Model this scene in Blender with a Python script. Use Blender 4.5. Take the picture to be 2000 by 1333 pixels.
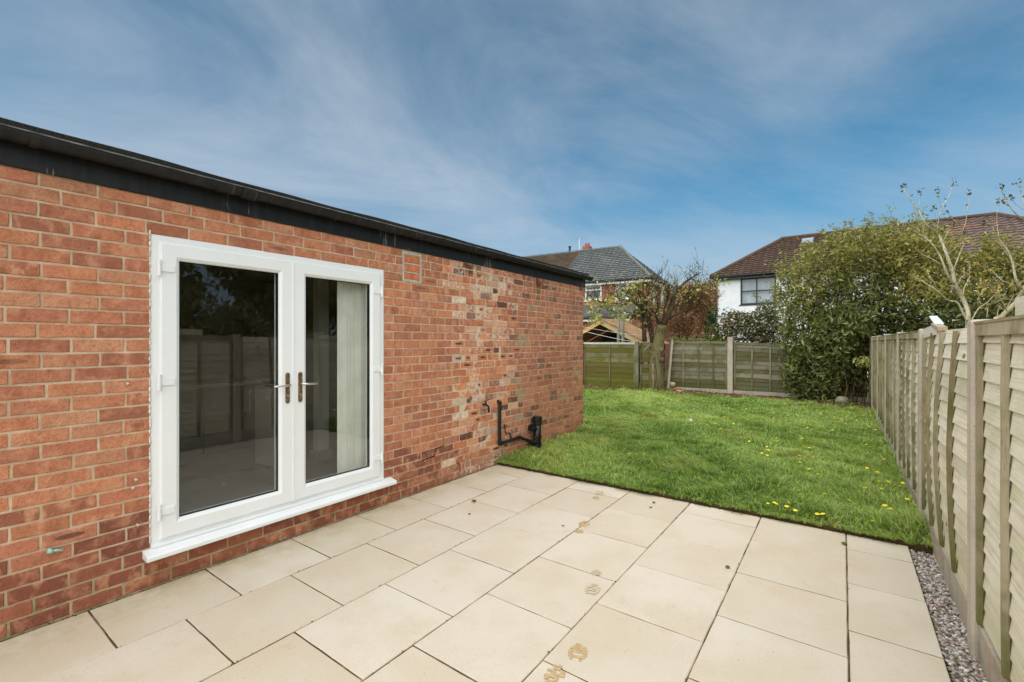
import bpy, math, random
import numpy as np
from mathutils import Vector, Matrix

for o in list(bpy.data.objects):
    bpy.data.objects.remove(o)
S = bpy.context.scene
C = S.collection
R = math.radians
rnd = random.Random(7)
npr = np.random.default_rng(11)

# ------------------------------------------------------------------ camera, sky, sun, exposure
CAM_H = 1.56
cam_d = bpy.data.cameras.new('camera')
cam = bpy.data.objects.new('camera', cam_d); C.objects.link(cam)
cam.location = (0, 0, CAM_H)
cam.rotation_euler = (R(90), 0, R(35.93))
cam_d.sensor_width = 36
cam_d.lens = 16.02
cam_d.shift_y = 0.00075
cam_d.clip_start = 0.02
cam_d.clip_end = 3000
S.camera = cam

SUN_EL, SUN_AZ = 48.0, 180.0          # azimuth measured from +Y towards +X
w = bpy.data.worlds.new('World'); S.world = w; w.use_nodes = True
wt = w.node_tree; wt.nodes.clear()
def wn(t): return wt.nodes.new(t)
sky = wn('ShaderNodeTexSky'); sky.sky_type = 'NISHITA'; sky.sun_disc = False
sky.sun_elevation = R(SUN_EL); sky.sun_rotation = R(SUN_AZ)
sky.air_density = 1.0; sky.dust_density = 0.0; sky.ozone_density = 4.0; sky.altitude = 1200
hs = wn('ShaderNodeHueSaturation'); hs.inputs['Saturation'].default_value = 1.3; hs.inputs['Value'].default_value = 0.62; hs.inputs['Hue'].default_value = 0.476
wt.links.new(sky.outputs[0], hs.inputs['Color'])
tc = wn('ShaderNodeTexCoord')
sep = wn('ShaderNodeSeparateXYZ'); wt.links.new(tc.outputs['Generated'], sep.inputs[0])
def wm(op, a, b=None, clamp=False):
    n = wn('ShaderNodeMath'); n.operation = op; n.use_clamp = clamp
    for i, v in enumerate((a, b)):
        if v is None: continue
        if isinstance(v, (int, float)): n.inputs[i].default_value = v
        else: wt.links.new(v, n.inputs[i])
    return n.outputs[0]
zz = wm('ADD', wm('MAXIMUM', sep.outputs[2], 0.0), 0.22)
cu = wm('DIVIDE', sep.outputs[0], zz); cv = wm('DIVIDE', sep.outputs[1], zz)
cmb = wn('ShaderNodeCombineXYZ'); wt.links.new(cu, cmb.inputs[0]); wt.links.new(cv, cmb.inputs[1])
mr0 = wn('ShaderNodeMapping'); mr0.inputs['Rotation'].default_value = (0, 0, R(28)); wt.links.new(cmb.outputs[0], mr0.inputs[0])
mp = wn('ShaderNodeMapping'); mp.inputs['Scale'].default_value = (1.1, 0.6, 1); mp.inputs['Location'].default_value = (6.2, 2.2, 0)
wt.links.new(mr0.outputs[0], mp.inputs[0])
n1 = wn('ShaderNodeTexNoise'); n1.inputs['Scale'].default_value = 1.1; n1.inputs['Detail'].default_value = 9; n1.inputs['Roughness'].default_value = 0.62; n1.inputs['Distortion'].default_value = 0.9
wt.links.new(mp.outputs[0], n1.inputs['Vector'])
mp2 = wn('ShaderNodeMapping'); mp2.inputs['Rotation'].default_value = (0, 0, R(15)); mp2.inputs['Scale'].default_value = (0.3, 0.35, 1); mp2.inputs['Location'].default_value = (4.4, 3.1, 0)
wt.links.new(cmb.outputs[0], mp2.inputs[0])
n2 = wn('ShaderNodeTexNoise'); n2.inputs['Scale'].default_value = 1.0; n2.inputs['Detail'].default_value = 3
wt.links.new(mp2.outputs[0], n2.inputs['Vector'])
msum = wm('ADD', wm('MULTIPLY', n1.outputs[0], 0.5), wm('MULTIPLY', n2.outputs[0], 0.66))
mr = wn('ShaderNodeMapRange'); mr.interpolation_type = 'SMOOTHSTEP'
mr.inputs['From Min'].default_value = 0.31; mr.inputs['From Max'].default_value = 0.95; mr.inputs['To Max'].default_value = 1.0
wt.links.new(msum, mr.inputs['Value'])
mixc = wn('ShaderNodeMix'); mixc.data_type = 'RGBA'
hz = wn('ShaderNodeMapRange'); hz.interpolation_type = 'SMOOTHSTEP'; hz.inputs['From Min'].default_value = 0.34; hz.inputs['From Max'].default_value = 0.02; hz.inputs['To Max'].default_value = 0.8
wt.links.new(sep.outputs[2], hz.inputs['Value'])
mixh = wn('ShaderNodeMix'); mixh.data_type = 'RGBA'; wt.links.new(hz.outputs[0], mixh.inputs['Factor']); wt.links.new(hs.outputs[0], mixh.inputs['A'])
mixh.inputs['B'].default_value = (1.5, 2.1, 2.7, 1)      # pale band of haze low in the sky
wt.links.new(mr.outputs[0], mixc.inputs['Factor']); wt.links.new(mixh.outputs['Result'], mixc.inputs['A'])
mixc.inputs['B'].default_value = (3.3, 3.65, 4.1, 1)
bg = wn('ShaderNodeBackground'); bg.inputs['Strength'].default_value = 0.05
wt.links.new(mixc.outputs['Result'], bg.inputs['Color'])
wo = wn('ShaderNodeOutputWorld'); wt.links.new(bg.outputs[0], wo.inputs['Surface'])

sl = bpy.data.lights.new('sun', 'SUN'); sl.energy = 1.5; sl.angle = R(140); sl.color = (1.0, 0.955, 0.88)
sun = bpy.data.objects.new('sun', sl); C.objects.link(sun)
el, az = R(SUN_EL), R(SUN_AZ)
sdir = Vector((math.sin(az) * math.cos(el), math.cos(az) * math.cos(el), math.sin(el)))
sun.rotation_euler = (-sdir).to_track_quat('-Z', 'Y').to_euler()
sun.location = (0, -5, 20)

vs = S.view_settings; vs.view_transform = 'Standard'; vs.look = 'None'; vs.exposure = 1.85; vs.gamma = 1.0; vs.use_curve_mapping = False
S.render.engine = 'CYCLES'
S.cycles.max_bounces = 8; S.cycles.transparent_max_bounces = 12

# ------------------------------------------------------------------ helpers
def lin(r, g, b, k=1.0):
    def f(c):
        c /= 255.0
        return (c / 12.92 if c <= 0.04045 else ((c + 0.055) / 1.055) ** 2.4) * k
    return (f(r), f(g), f(b), 1.0)

class NT:
    """small node helper"""
    def __init__(s, name):
        s.m = bpy.data.materials.new(name); s.m.use_nodes = True
        s.t = s.m.node_tree; s.t.nodes.clear()
        s.out = s.n('ShaderNodeOutputMaterial')
        s.p = s.n('ShaderNodeBsdfPrincipled'); s.l(s.p.outputs[0], s.out.inputs[0])
    def n(s, t): return s.t.nodes.new(t)
    def l(s, a, b): s.t.links.new(a, b)
    def setin(s, i, v):
        if v is None: return
        if isinstance(v, (int, float, tuple, list)): i.default_value = v
        else: s.l(v, i)
    def pos(s): return s.n('ShaderNodeNewGeometry').outputs['Position']
    def objc(s): return s.n('ShaderNodeTexCoord').outputs['Object']
    def uv(s): return s.n('ShaderNodeTexCoord').outputs['UV']
    def orand(s): return s.n('ShaderNodeObjectInfo').outputs['Random']
    def attr(s, name):
        a = s.n('ShaderNodeAttribute'); a.attribute_name = name; return a
    def mapping(s, v, scale=(1, 1, 1), rot=(0, 0, 0), loc=(0, 0, 0)):
        m = s.n('ShaderNodeMapping'); s.l(v, m.inputs[0])
        m.inputs['Scale'].default_value = scale; m.inputs['Rotation'].default_value = rot; m.inputs['Location'].default_value = loc
        return m.outputs[0]
    def noise(s, v, scale, detail=4, rough=0.55, dist=0.0, w=None):
        n = s.n('ShaderNodeTexNoise')
        if w is not None:
            n.noise_dimensions = '4D'; s.setin(n.inputs['W'], w)
        if v is not None: s.l(v, n.inputs['Vector'])
        n.inputs['Scale'].default_value = scale; n.inputs['Detail'].default_value = detail
        n.inputs['Roughness'].default_value = rough; n.inputs['Distortion'].default_value = dist
        return n.outputs[0]
    def ramp(s, v, lo, hi, a=0.0, b=1.0, smooth=True):
        m = s.n('ShaderNodeMapRange'); m.interpolation_type = 'SMOOTHSTEP' if smooth else 'LINEAR'
        s.l(v, m.inputs['Value'])
        m.inputs['From Min'].default_value = lo; m.inputs['From Max'].default_value = hi
        m.inputs['To Min'].default_value = a; m.inputs['To Max'].default_value = b
        return m.outputs[0]
    def math(s, op, a, b=None, clamp=False):
        n = s.n('ShaderNodeMath'); n.operation = op; n.use_clamp = clamp
        s.setin(n.inputs[0], a); s.setin(n.inputs[1], b)
        return n.outputs[0]
    def mix(s, f, a, b, mode='MIX'):
        n = s.n('ShaderNodeMix'); n.data_type = 'RGBA'; n.blend_type = mode
        s.setin(n.inputs['Factor'], f); s.setin(n.inputs['A'], a); s.setin(n.inputs['B'], b)
        return n.outputs['Result']
    def sep(s, v):
        n = s.n('ShaderNodeSeparateXYZ'); s.l(v, n.inputs[0]); return n.outputs
    def comb(s, x, y, z):
        n = s.n('ShaderNodeCombineXYZ')
        for i, v in enumerate((x, y, z)): s.setin(n.inputs[i], v)
        return n.outputs[0]
    def bump(s, h, strength=0.3, dist=0.01):
        b = s.n('ShaderNodeBump'); b.inputs['Strength'].default_value = strength; b.inputs['Distance'].default_value = dist
        s.l(h, b.inputs['Height']); s.l(b.outputs[0], s.p.inputs['Normal'])
    def fin(s, col, rough=0.8, spec=0.3, metal=0.0):
        s.setin(s.p.inputs['Base Color'], col); s.setin(s.p.inputs['Roughness'], rough)
        s.p.inputs['Specular IOR Level'].default_value = spec; s.p.inputs['Metallic'].default_value = metal
        return s.m

def simple(name, col, rough=0.7, spec=0.3, var=0.15, scale=8.0, bump=0.1, metal=0.0):
    t = NT(name); p = t.pos()
    n = t.noise(p, scale, 5)
    dark = tuple(c * (1 - var) for c in col[:3]) + (1,); lite = tuple(min(1, c * (1 + var)) for c in col[:3]) + (1,)
    c = t.mix(t.ramp(n, 0.3, 0.7), dark, lite)
    if bump: t.bump(t.noise(p, scale * 6, 4), bump, 0.004)
    return t.fin(c, rough, spec, metal)

class MB:
    """collects shapes, then links them as ONE mesh object"""
    def __init__(s): s.v = []; s.f = []; s.c = []
    def add(s, vs, fs):
        o = len(s.v); s.v += [tuple(p) for p in vs]; s.f += [tuple(i + o for i in f) for f in fs]
    def box(s, x0, x1, y0, y1, z0, z1):
        s.add([(x0, y0, z0), (x1, y0, z0), (x1, y1, z0), (x0, y1, z0), (x0, y0, z1), (x1, y0, z1), (x1, y1, z1), (x0, y1, z1)],
              [(0, 3, 2, 1), (4, 5, 6, 7), (0, 1, 5, 4), (1, 2, 6, 5), (2, 3, 7, 6), (3, 0, 4, 7)])
    def bar(s, a, b, w, h, up=(0, 0, 1)):
        a = Vector(a); b = Vector(b); d = (b - a).normalized(); u = Vector(up)
        sd = d.cross(u).normalized() * (w / 2); u = sd.cross(d).normalized() * (h / 2)
        vs = [a - sd - u, a + sd - u, a + sd + u, a - sd + u, b - sd - u, b + sd - u, b + sd + u, b - sd + u]
        s.add(vs, [(0, 1, 2, 3)[::-1], (4, 5, 6, 7), (0, 1, 5, 4), (1, 2, 6, 5), (2, 3, 7, 6), (3, 0, 4, 7)])
    def tube(s, pts, rad, n=8, cap=True):
        pts = [Vector(p) for p in pts]
        if isinstance(rad, (int, float)): rad = [rad] * len(pts)
        rings = []; ref = None
        for i, p in enumerate(pts):
            d = (pts[min(i + 1, len(pts) - 1)] - pts[max(i - 1, 0)])
            if d.length < 1e-9: d = Vector((0, 0, 1))
            d.normalize()
            if ref is None:
                ref = d.orthogonal().normalized()
            ref = (ref - d * ref.dot(d))
            if ref.length < 1e-6: ref = d.orthogonal()
            ref.normalize(); b = d.cross(ref)
            rings.append([p + (ref * math.cos(2 * math.pi * k / n) + b * math.sin(2 * math.pi * k / n)) * rad[i] for k in range(n)])
        vs = [q for r_ in rings for q in r_]; fs = []
        for i in range(len(rings) - 1):
            for k in range(n):
                a = i * n + k; b_ = i * n + (k + 1) % n
                fs.append((a, b_, b_ + n, a + n))
        if cap:
            fs.append(tuple(range(n))[::-1]); fs.append(tuple(range((len(rings) - 1) * n, len(rings) * n)))
        s.add(vs, fs)
    def ring(s, y0, y1, z0, z1, prof, closed=True):
        """rectangular frame in the YZ plane with mitred corners; prof = [(inset, x)]"""
        vs = []
        for (i, x) in prof:
            vs += [(x, y0 + i, z0 + i), (x, y1 - i, z0 + i), (x, y1 - i, z1 - i), (x, y0 + i, z1 - i)]
        fs = []; m = len(prof)
        for j in range(m if closed else m - 1):
            k = (j + 1) % m
            for q in range(4):
                q2 = (q + 1) % 4
                fs.append((j * 4 + q, j * 4 + q2, k * 4 + q2, k * 4 + q))
        s.add(vs, fs)
    def prism(s, prof, y0, y1):
        """XZ profile swept along Y"""
        n = len(prof)
        vs = [(x, y0, z) for x, z in prof] + [(x, y1, z) for x, z in prof]
        fs = [(i, (i + 1) % n, (i + 1) % n + n, i + n) for i in range(n)] + [tuple(range(n))[::-1], tuple(range(n, 2 * n))]
        s.add(vs, fs)
    def build(s, name, m, parent=None, smooth=False, bevel=0, loc=None, seg=2):
        me = bpy.data.meshes.new(name); me.from_pydata(s.v, [], s.f); me.update()
        return link(name, me, m, parent, smooth, bevel, loc, seg)

def fix_normals(me):
    import bmesh
    b = bmesh.new(); b.from_mesh(me); bmesh.ops.recalc_face_normals(b, faces=b.faces); b.to_mesh(me); b.free()

WL = {}
def link(name, me, m, parent=None, smooth=False, bevel=0, loc=None, seg=2, fix=True):
    if fix: fix_normals(me)
    if m is not None and not me.materials: me.materials.append(m)
    if smooth:
        me.polygons.foreach_set('use_smooth', [True] * len(me.polygons))
    o = bpy.data.objects.new(name, me); C.objects.link(o)
    if loc: o.location = loc
    if parent is not None:
        o.parent = parent
        if parent.name in WL: o.matrix_parent_inverse = Matrix.Translation(-Vector(WL[parent.name]))
    if bevel:
        b = o.modifiers.new('bevel', 'BEVEL'); b.width = bevel; b.segments = seg; b.limit_method = 'ANGLE'; b.angle_limit = R(40)
    return o

def tag(o, label=None, cat=None, group=None, kind=None):
    if label: o['label'] = label
    if cat: o['category'] = cat
    if group: o['group'] = group
    if kind: o['kind'] = kind
    return o

def thing(name, loc, label, cat, group=None):
    e = bpy.data.objects.new(name, None); C.objects.link(e); e.location = loc; e.empty_display_size = 0.2
    WL[e.name] = tuple(loc)
    return tag(e, label, cat, group)

def npmesh(name, V, F, cols=None, attr='col'):
    """fast mesh from numpy arrays: V (n,3), F list of (k, array(m,k)) blocks"""
    me = bpy.data.meshes.new(name)
    me.vertices.add(len(V)); me.vertices.foreach_set('co', np.asarray(V, dtype=np.float32).ravel())
    nl = sum(f.size for f in F); npo = sum(len(f) for f in F)
    me.loops.add(nl); me.polygons.add(npo)
    me.loops.foreach_set('vertex_index', np.concatenate([f.ravel() for f in F]).astype(np.int32))
    st = []; o = 0
    for f in F:
        k = f.shape[1]; st.append(o + np.arange(len(f)) * k); o += f.size
    me.polygons.foreach_set('loop_start', np.concatenate(st).astype(np.int32))
    me.update(calc_edges=True); me.validate()
    if cols is not None:
        a = me.attributes.new(attr, 'FLOAT_COLOR', 'POINT'); a.data.foreach_set('color', np.asarray(cols, dtype=np.float32).ravel())
    return me

# ------------------------------------------------------------------ materials
def m_brick():
    t = NT('brick'); a = t.attr('bcol'); wv = t.attr('bwear'); uv = t.uv()
    seed = t.math('MULTIPLY', a.outputs['Alpha'], 50.0)
    ws = t.sep(wv.outputs['Color'])
    us = t.sep(uv)
    # vertical firing bands along the brick
    band = t.noise(t.comb(us[0], t.math('MULTIPLY', us[1], 0.15), 0.0), 3.2, 2, 0.5, 0.2, seed)
    fine = t.noise(t.pos(), 55, 5, 0.65, 0.0, seed)
    mid = t.noise(t.pos(), 13, 4, 0.6, 0.0, seed)
    base = a.outputs['Color']
    c = t.mix(t.math('MULTIPLY', t.ramp(band, 0.5, 0.62), ws[2]), base, lin(214, 152, 118))
    c = t.mix(t.math('MULTIPLY', t.ramp(band, 0.45, 0.34), 0.35), c, lin(128, 70, 54))
    c = t.mix(t.ramp(fine, 0.38, 0.66, 0.0, 0.45), c, lin(150, 80, 60))
    c = t.mix(t.ramp(mid, 0.48, 0.68, 0.0, 0.5), c, lin(208, 142, 110))
    # dark burnt mark in the middle of some bricks
    ex = t.math('MULTIPLY', t.math('SUBTRACT', us[0], 0.5), 2.6); ey = t.math('MULTIPLY', t.math('SUBTRACT', us[1], 0.5), 3.6)
    el_ = t.math('ADD', t.math('MULTIPLY', ex, ex), t.math('MULTIPLY', ey, ey))
    el_ = t.math('ADD', el_, t.math('MULTIPLY', t.math('SUBTRACT', fine, 0.5), 1.2))
    c = t.mix(t.math('MULTIPLY', t.ramp(el_, 0.75, 0.45), ws[1]), c, lin(92, 66, 58))
    # lime and old plaster left on worn bricks
    wn_ = t.noise(t.pos(), 26, 6, 0.7, 0.4, seed)
    thr = t.math('SUBTRACT', 0.80, t.math('MULTIPLY', ws[0], 0.42))
    wf = t.math('MULTIPLY', t.math('SUBTRACT', wn_, thr), 9.0, True)
    c = t.mix(t.math('MULTIPLY', wf, 0.85), c, lin(222, 200, 180))
    pit = t.noise(t.pos(), 120, 3, 0.6)
    c = t.mix(t.ramp(pit, 0.62, 0.70, 0, 0.75), c, lin(80, 44, 36))
    hv = t.n('ShaderNodeHueSaturation'); hv.inputs['Saturation'].default_value = 0.96; hv.inputs['Hue'].default_value = 0.508; hv.inputs['Value'].default_value = 1.03; t.l(c, hv.inputs['Color']); c = hv.outputs[0]
    hsum = t.math('ADD', t.math('MULTIPLY', fine, 0.7), t.math('MULTIPLY', pit, 0.4))
    t.bump(hsum, 1.0, 0.010)
    return t.fin(c, 0.88, 0.2)
M_BRICK = m_brick()

def m_mortar():
    t = NT('mortar'); p = t.pos(); z = t.sep(p)[2]
    n = t.noise(p, 9, 5, 0.6); f = t.noise(p, 90, 4, 0.7)
    c = t.mix(t.ramp(n, 0.3, 0.7), lin(184, 161, 132), lin(212, 192, 164))
    c = t.mix(t.math('MULTIPLY', t.math('MULTIPLY', t.ramp(t.sep(p)[1], 3.5, 3.8), t.ramp(t.sep(p)[1], 5.1, 4.7)), 0.6), c, lin(216, 202, 180))
    c = t.mix(t.ramp(f, 0.58, 0.78, 0, 0.45), c, lin(130, 110, 90))
    # moss held in the lowest joints
    lowm = t.math('MULTIPLY', t.ramp(z, 0.42, 0.05), t.ramp(n, 0.38, 0.6))
    c = t.mix(t.math('MULTIPLY', lowm, 0.75), c, lin(122, 122, 70))
    right = t.math('MULTIPLY', t.ramp(t.sep(p)[1], 4.4, 6.2), t.ramp(z, 1.7, 0.7))
    c = t.mix(t.math('MULTIPLY', right, 0.5), c, lin(146, 136, 82))
    t.bump(f, 0.7, 0.006)
    return t.fin(c, 0.95, 0.1)
M_MORTAR = m_mortar()

def m_slab():
    t = NT('cream_concrete_slab'); p = t.pos(); r_ = t.orand(); xy = t.sep(p)
    rw = t.math('MULTIPLY', r_, 40.0)
    big = t.noise(p, 2.4, 4, 0.55, 0.0, rw); mid = t.noise(p, 8, 6, 0.68, 0.0, rw); fine = t.noise(p, 150, 3, 0.65); sp = t.noise(p, 38, 3, 0.7)
    c = t.mix(r_, lin(203, 192, 172), lin(213, 204, 188))
    c = t.mix(t.ramp(big, 0.38, 0.66, 0, 0.5), c, lin(198, 182, 155))
    c = t.mix(t.ramp(mid, 0.5, 0.8, 0, 0.25), c, lin(222, 213, 197))
    c = t.mix(t.ramp(mid, 0.44, 0.26, 0, 0.45), c, lin(188, 170, 140))
    c = t.mix(t.ramp(fine, 0.5, 0.75, 0, 0.42), c, lin(160, 140, 112))
    spots = t.math('MULTIPLY', t.ramp(sp, 0.67, 0.73), t.ramp(big, 0.42, 0.56))
    c = t.mix(t.math('MULTIPLY', spots, 0.7), c, lin(120, 104, 78))
    # algae stain along the foot of the wall
    alg = t.math('MULTIPLY', t.ramp(xy[0], -3.05, -3.56), t.ramp(mid, 0.36, 0.62))
    c = t.mix(t.math('MULTIPLY', alg, 0.5), c, lin(166, 150, 92))
    t.bump(t.math('ADD', t.math('MULTIPLY', fine, 0.5), mid), 0.22, 0.004)
    return t.fin(c, 0.82, 0.25)
M_SLAB = m_slab()

def m_joint():
    t = NT('slab_joint'); p = t.pos()
    n = t.noise(p, 5, 4); f = t.noise(p, 60, 4, 0.7)
    c = t.mix(t.ramp(n, 0.45, 0.7), lin(84, 70, 50), lin(150, 130, 98))
    c = t.mix(t.ramp(f, 0.56, 0.68, 0, 0.8), c, lin(54, 52, 30))
    return t.fin(c, 0.95, 0.1)

def m_wood(name, a, b, green, gamt, axis='y', dark=lin(92, 80, 60)):
    """weathered softwood, grain along the given axis"""
    t = NT(name); p = t.pos(); rr = t.orand()
    sc = {'y': (14, 1.2, 60), 'z': (40, 40, 1.5), 'x': (1.2, 14, 60)}[axis]
    off = t.comb(rr, t.math('MULTIPLY', rr, 37.0), t.math('MULTIPLY', rr, 11.0))
    va = t.n('ShaderNodeVectorMath'); va.operation = 'ADD'; t.l(p, va.inputs[0]); t.l(off, va.inputs[1])
    pv = va.outputs[0]
    g = t.noise(t.mapping(pv, sc), 1.6, 5, 0.65, 0.35)
    big = t.noise(pv, 3.0, 4, 0.6)
    c = t.mix(t.ramp(g, 0.3, 0.7), a, b)
    c = t.mix(t.ramp(rr, 0.0, 1.0, 0.0, 0.30), c, lin(214, 208, 190))
    c = t.mix(t.math('MULTIPLY', t.ramp(t.math('FRACT', t.math('MULTIPLY', rr, 7.3)), 0.4, 1.0), 0.32), c, dark)
    c = t.mix(t.math('MULTIPLY', t.ramp(t.math('ADD', t.sep(p)[2], t.math('MULTIPLY', big, 0.8)), 0.95, 0.45), gamt * 1.3), c, green)
    c = t.mix(t.ramp(g, 0.54, 0.72, 0, 0.7), c, dark)
    c = t.mix(t.math('MULTIPLY', t.ramp(big, 0.44, 0.66), gamt), c, green)
    kn = t.n('ShaderNodeTexVoronoi'); kn.inputs['Scale'].default_value = 3.1; t.l(t.mapping(pv, (0.6, 0.6, 1.4) if axis != 'z' else (1.4, 1.4, 0.4)), kn.inputs['Vector'])
    c = t.mix(t.ramp(kn.outputs['Distance'], 0.085, 0.05, 0, 0.8), c, lin(92, 66, 42))
    t.bump(g, 0.5, 0.004)
    return t.fin(c, 0.85, 0.2)
M_SLAT = m_wood('weathered_slat', lin(204, 195, 168), lin(240, 235, 217), lin(170, 167, 110), 0.34, 'y', lin(128, 116, 92))
M_BATTEN = m_wood('weathered_batten', lin(132, 118, 84), lin(172, 158, 124), lin(98, 98, 46), 0.75, 'z')
M_GSLAT = m_wood('mossy_slat', lin(88, 76, 34), lin(118, 106, 50), lin(96, 98, 24), 0.8, 'x', lin(58, 50, 26))
M_GBATTEN = m_wood('mossy_batten', lin(92, 84, 50), lin(120, 112, 70), lin(90, 92, 38), 0.7, 'z')
M_BSLAT = m_wood('old_slat', lin(70, 66, 44), lin(122, 114, 78), lin(74, 80, 32), 0.6, 'x', lin(34, 32, 24))
M_YTIMBER = m_wood('yellow_timber', lin(196, 158, 92), lin(216, 182, 118), lin(180, 140, 80), 0.2, 'x')

def m_concrete(name, a, b, moss=0.2):
    t = NT(name); p = t.pos()
    n = t.noise(p, 4, 4, 0.6); f = t.noise(p, 130, 3, 0.7); rust = t.noise(t.mapping(p, (5, 5, 1.2)), 1.5, 4)
    c = t.mix(t.ramp(n, 0.3, 0.7), a, b)
    c = t.mix(t.ramp(f, 0.52, 0.72, 0, 0.55), c, lin(110, 98, 82))
    c = t.mix(t.ramp(f, 0.40, 0.28, 0, 0.45), c, lin(214, 206, 190))
    c = t.mix(t.ramp(rust, 0.55, 0.72, 0, 0.45), c, lin(168, 128, 86))
    c = t.mix(t.math('MULTIPLY', t.ramp(n, 0.5, 0.68), moss), c, lin(120, 116, 70))
    t.bump(f, 0.5, 0.004)
    return t.fin(c, 0.9, 0.2)
M_POST = m_concrete('concrete_post', lin(174, 163, 146), lin(198, 188, 170))
M_GBOARD = m_concrete('concrete_gravel_board', lin(150, 138, 118), lin(188, 180, 166), 0.35)

def m_pvc():
    t = NT('white_plastic'); p = t.pos()
    n = t.noise(p, 3, 4, 0.6); f = t.noise(t.mapping(p, (6, 6, 1.0)), 3, 5, 0.7)
    c = t.mix(t.ramp(n, 0.3, 0.8), (0.83, 0.85, 0.85, 1), (0.79, 0.81, 0.81, 1))
    c = t.mix(t.ramp(f, 0.62, 0.8, 0, 0.25), c, lin(196, 188, 168))
    return t.fin(c, 0.32, 0.4)
M_PVC = m_pvc()

def m_black(name, rough, streak=0.5):
    t = NT(name); p = t.pos()
    n = t.noise(t.mapping(p, (1, 9, 1.0)), 2.0, 5, 0.65); f = t.noise(p, 30, 4)
    c = t.mix(t.ramp(n, 0.35, 0.75), lin(14, 14, 15), lin(34, 34, 36))
    st = t.math('MULTIPLY', t.noise(t.mapping(p, (1, 30, 1.6)), 1.4, 3, 0.6), t.ramp(t.noise(p, 1.7, 3), 0.42, 0.62, 0.7, 1.08))
    c = t.mix(t.math('MULTIPLY', t.ramp(st, 0.60, 0.68), streak), c, lin(150, 146, 140))
    t.bump(f, 0.15, 0.003)
    return t.fin(c, rough, 0.45)
M_FASCIA = m_black('black_fascia_paint', 0.5, 0.45)
M_BLACKPVC = m_black('black_plastic_pipe', 0.32, 0.25)
M_GUTTER = m_black('dull_black_gutter', 0.62, 0.12)
M_IRON = m_black('black_iron', 0.55, 0.2)

def m_felt():
    t = NT('mineral_felt'); p = t.pos()
    f = t.noise(p, 220, 2, 0.8); n = t.noise(p, 3, 4)
    c = t.mix(t.ramp(f, 0.42, 0.62), lin(20, 20, 20), lin(70, 69, 66))
    c = t.mix(t.ramp(n, 0.45, 0.7, 0, 0.35), c, lin(60, 62, 40))
    t.bump(f, 0.6, 0.004)
    return t.fin(c, 0.95, 0.2)
M_FELT = m_felt()

def m_glass(name, tint=(0.93, 0.95, 0.94, 1), ior=1.95, smear=True):
    t = NT(name); t.t.nodes.remove(t.p)
    tr = t.n('ShaderNodeBsdfTransparent'); tr.inputs[0].default_value = tint
    gl = t.n('ShaderNodeBsdfGlossy'); gl.inputs['Roughness'].default_value = 0.0
    fr = t.n('ShaderNodeFresnel'); fr.inputs['IOR'].default_value = ior
    mx = t.n('ShaderNodeMixShader'); bfc = t.n('ShaderNodeNewGeometry').outputs['Backfacing']
    t.l(t.math('MULTIPLY', fr.outputs[0], t.math('SUBTRACT', 1.0, bfc)), mx.inputs[0]); t.l(tr.outputs[0], mx.inputs[1]); t.l(gl.outputs[0], mx.inputs[2])
    last = mx
    if smear:
        df = t.n('ShaderNodeBsdfDiffuse'); df.inputs[0].default_value = (0.75, 0.77, 0.78, 1)
        p = t.pos()
        s1 = t.noise(p, 30, 6, 0.75, 1.5); s2 = t.noise(p, 3.5, 3)
        k = t.math('MULTIPLY', t.ramp(s1, 0.56, 0.72), t.ramp(s2, 0.5, 0.7))
        m2 = t.n('ShaderNodeMixShader'); t.l(t.math('MULTIPLY', k, 0.16), m2.inputs[0]); t.l(mx.outputs[0], m2.inputs[1]); t.l(df.outputs[0], m2.inputs[2])
        last = m2
    t.l(last.outputs[0], t.out.inputs[0])
    return t.m
M_GLASS = m_glass('door_glass')
M_HGLASS = m_glass('house_glass', (0.86, 0.88, 0.89, 1), 1.6, False)

def m_leaf(name, trans=0.35, rough=0.45, spec=0.35):
    t = NT(name); a = t.attr('col')
    tb = t.n('ShaderNodeBsdfTranslucent'); t.l(a.outputs['Color'], tb.inputs[0])
    t.fin(a.outputs['Color'], rough, spec)
    mx = t.n('ShaderNodeMixShader'); mx.inputs[0].default_value = trans
    t.l(t.p.outputs[0], mx.inputs[1]); t.l(tb.outputs[0], mx.inputs[2]); t.l(mx.outputs[0], t.out.inputs[0])
    return t.m
M_LEAF = m_leaf('leaf', 0.35, 0.32, 0.5)
M_GRASS = m_leaf('grass_blade', 0.4, 0.5, 0.3)
M_PETAL = m_leaf('petal', 0.2, 0.7, 0.1)

def m_bark(name, a, b, moss=lin(104, 106, 58), amt=0.4, scale=(8, 8, 1.6)):
    t = NT(name); p = t.pos()
    n = t.noise(t.mapping(p, scale), 3, 6, 0.7, 0.5); g = t.noise(p, 3, 4)
    c = t.mix(t.ramp(n, 0.32, 0.68), a, b)
    c = t.mix(t.math('MULTIPLY', t.ramp(g, 0.45, 0.65), amt), c, moss)
    t.bump(n, 0.8, 0.02)
    return t.fin(c, 0.9, 0.15)
M_BARK = m_bark('tree_bark', lin(78, 66, 48), lin(140, 124, 92))
M_TWIG = m_bark('dark_twig', lin(46, 38, 30), lin(84, 70, 54), amt=0.2)
M_PALE = m_bark('pale_bark', lin(172, 160, 124), lin(220, 214, 190), lin(170, 158, 104), 0.45, (14, 14, 6))
M_SOIL = simple('soil', lin(96, 74, 54), 0.95, 0.1, 0.35, 14, 0.8)
M_CHROME = simple('brushed_metal', (0.62, 0.60, 0.57, 1), 0.25, 0.5, 0.08, 20, 0, 1.0)
M_BRONZE = simple('tarnished_plate', lin(132, 112, 84), 0.4, 0.5, 0.5, 70, 0.1, 0.7)
M_RUBBER = simple('black_gasket', lin(26, 26, 26), 0.7, 0.2, 0.1, 10, 0)
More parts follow.
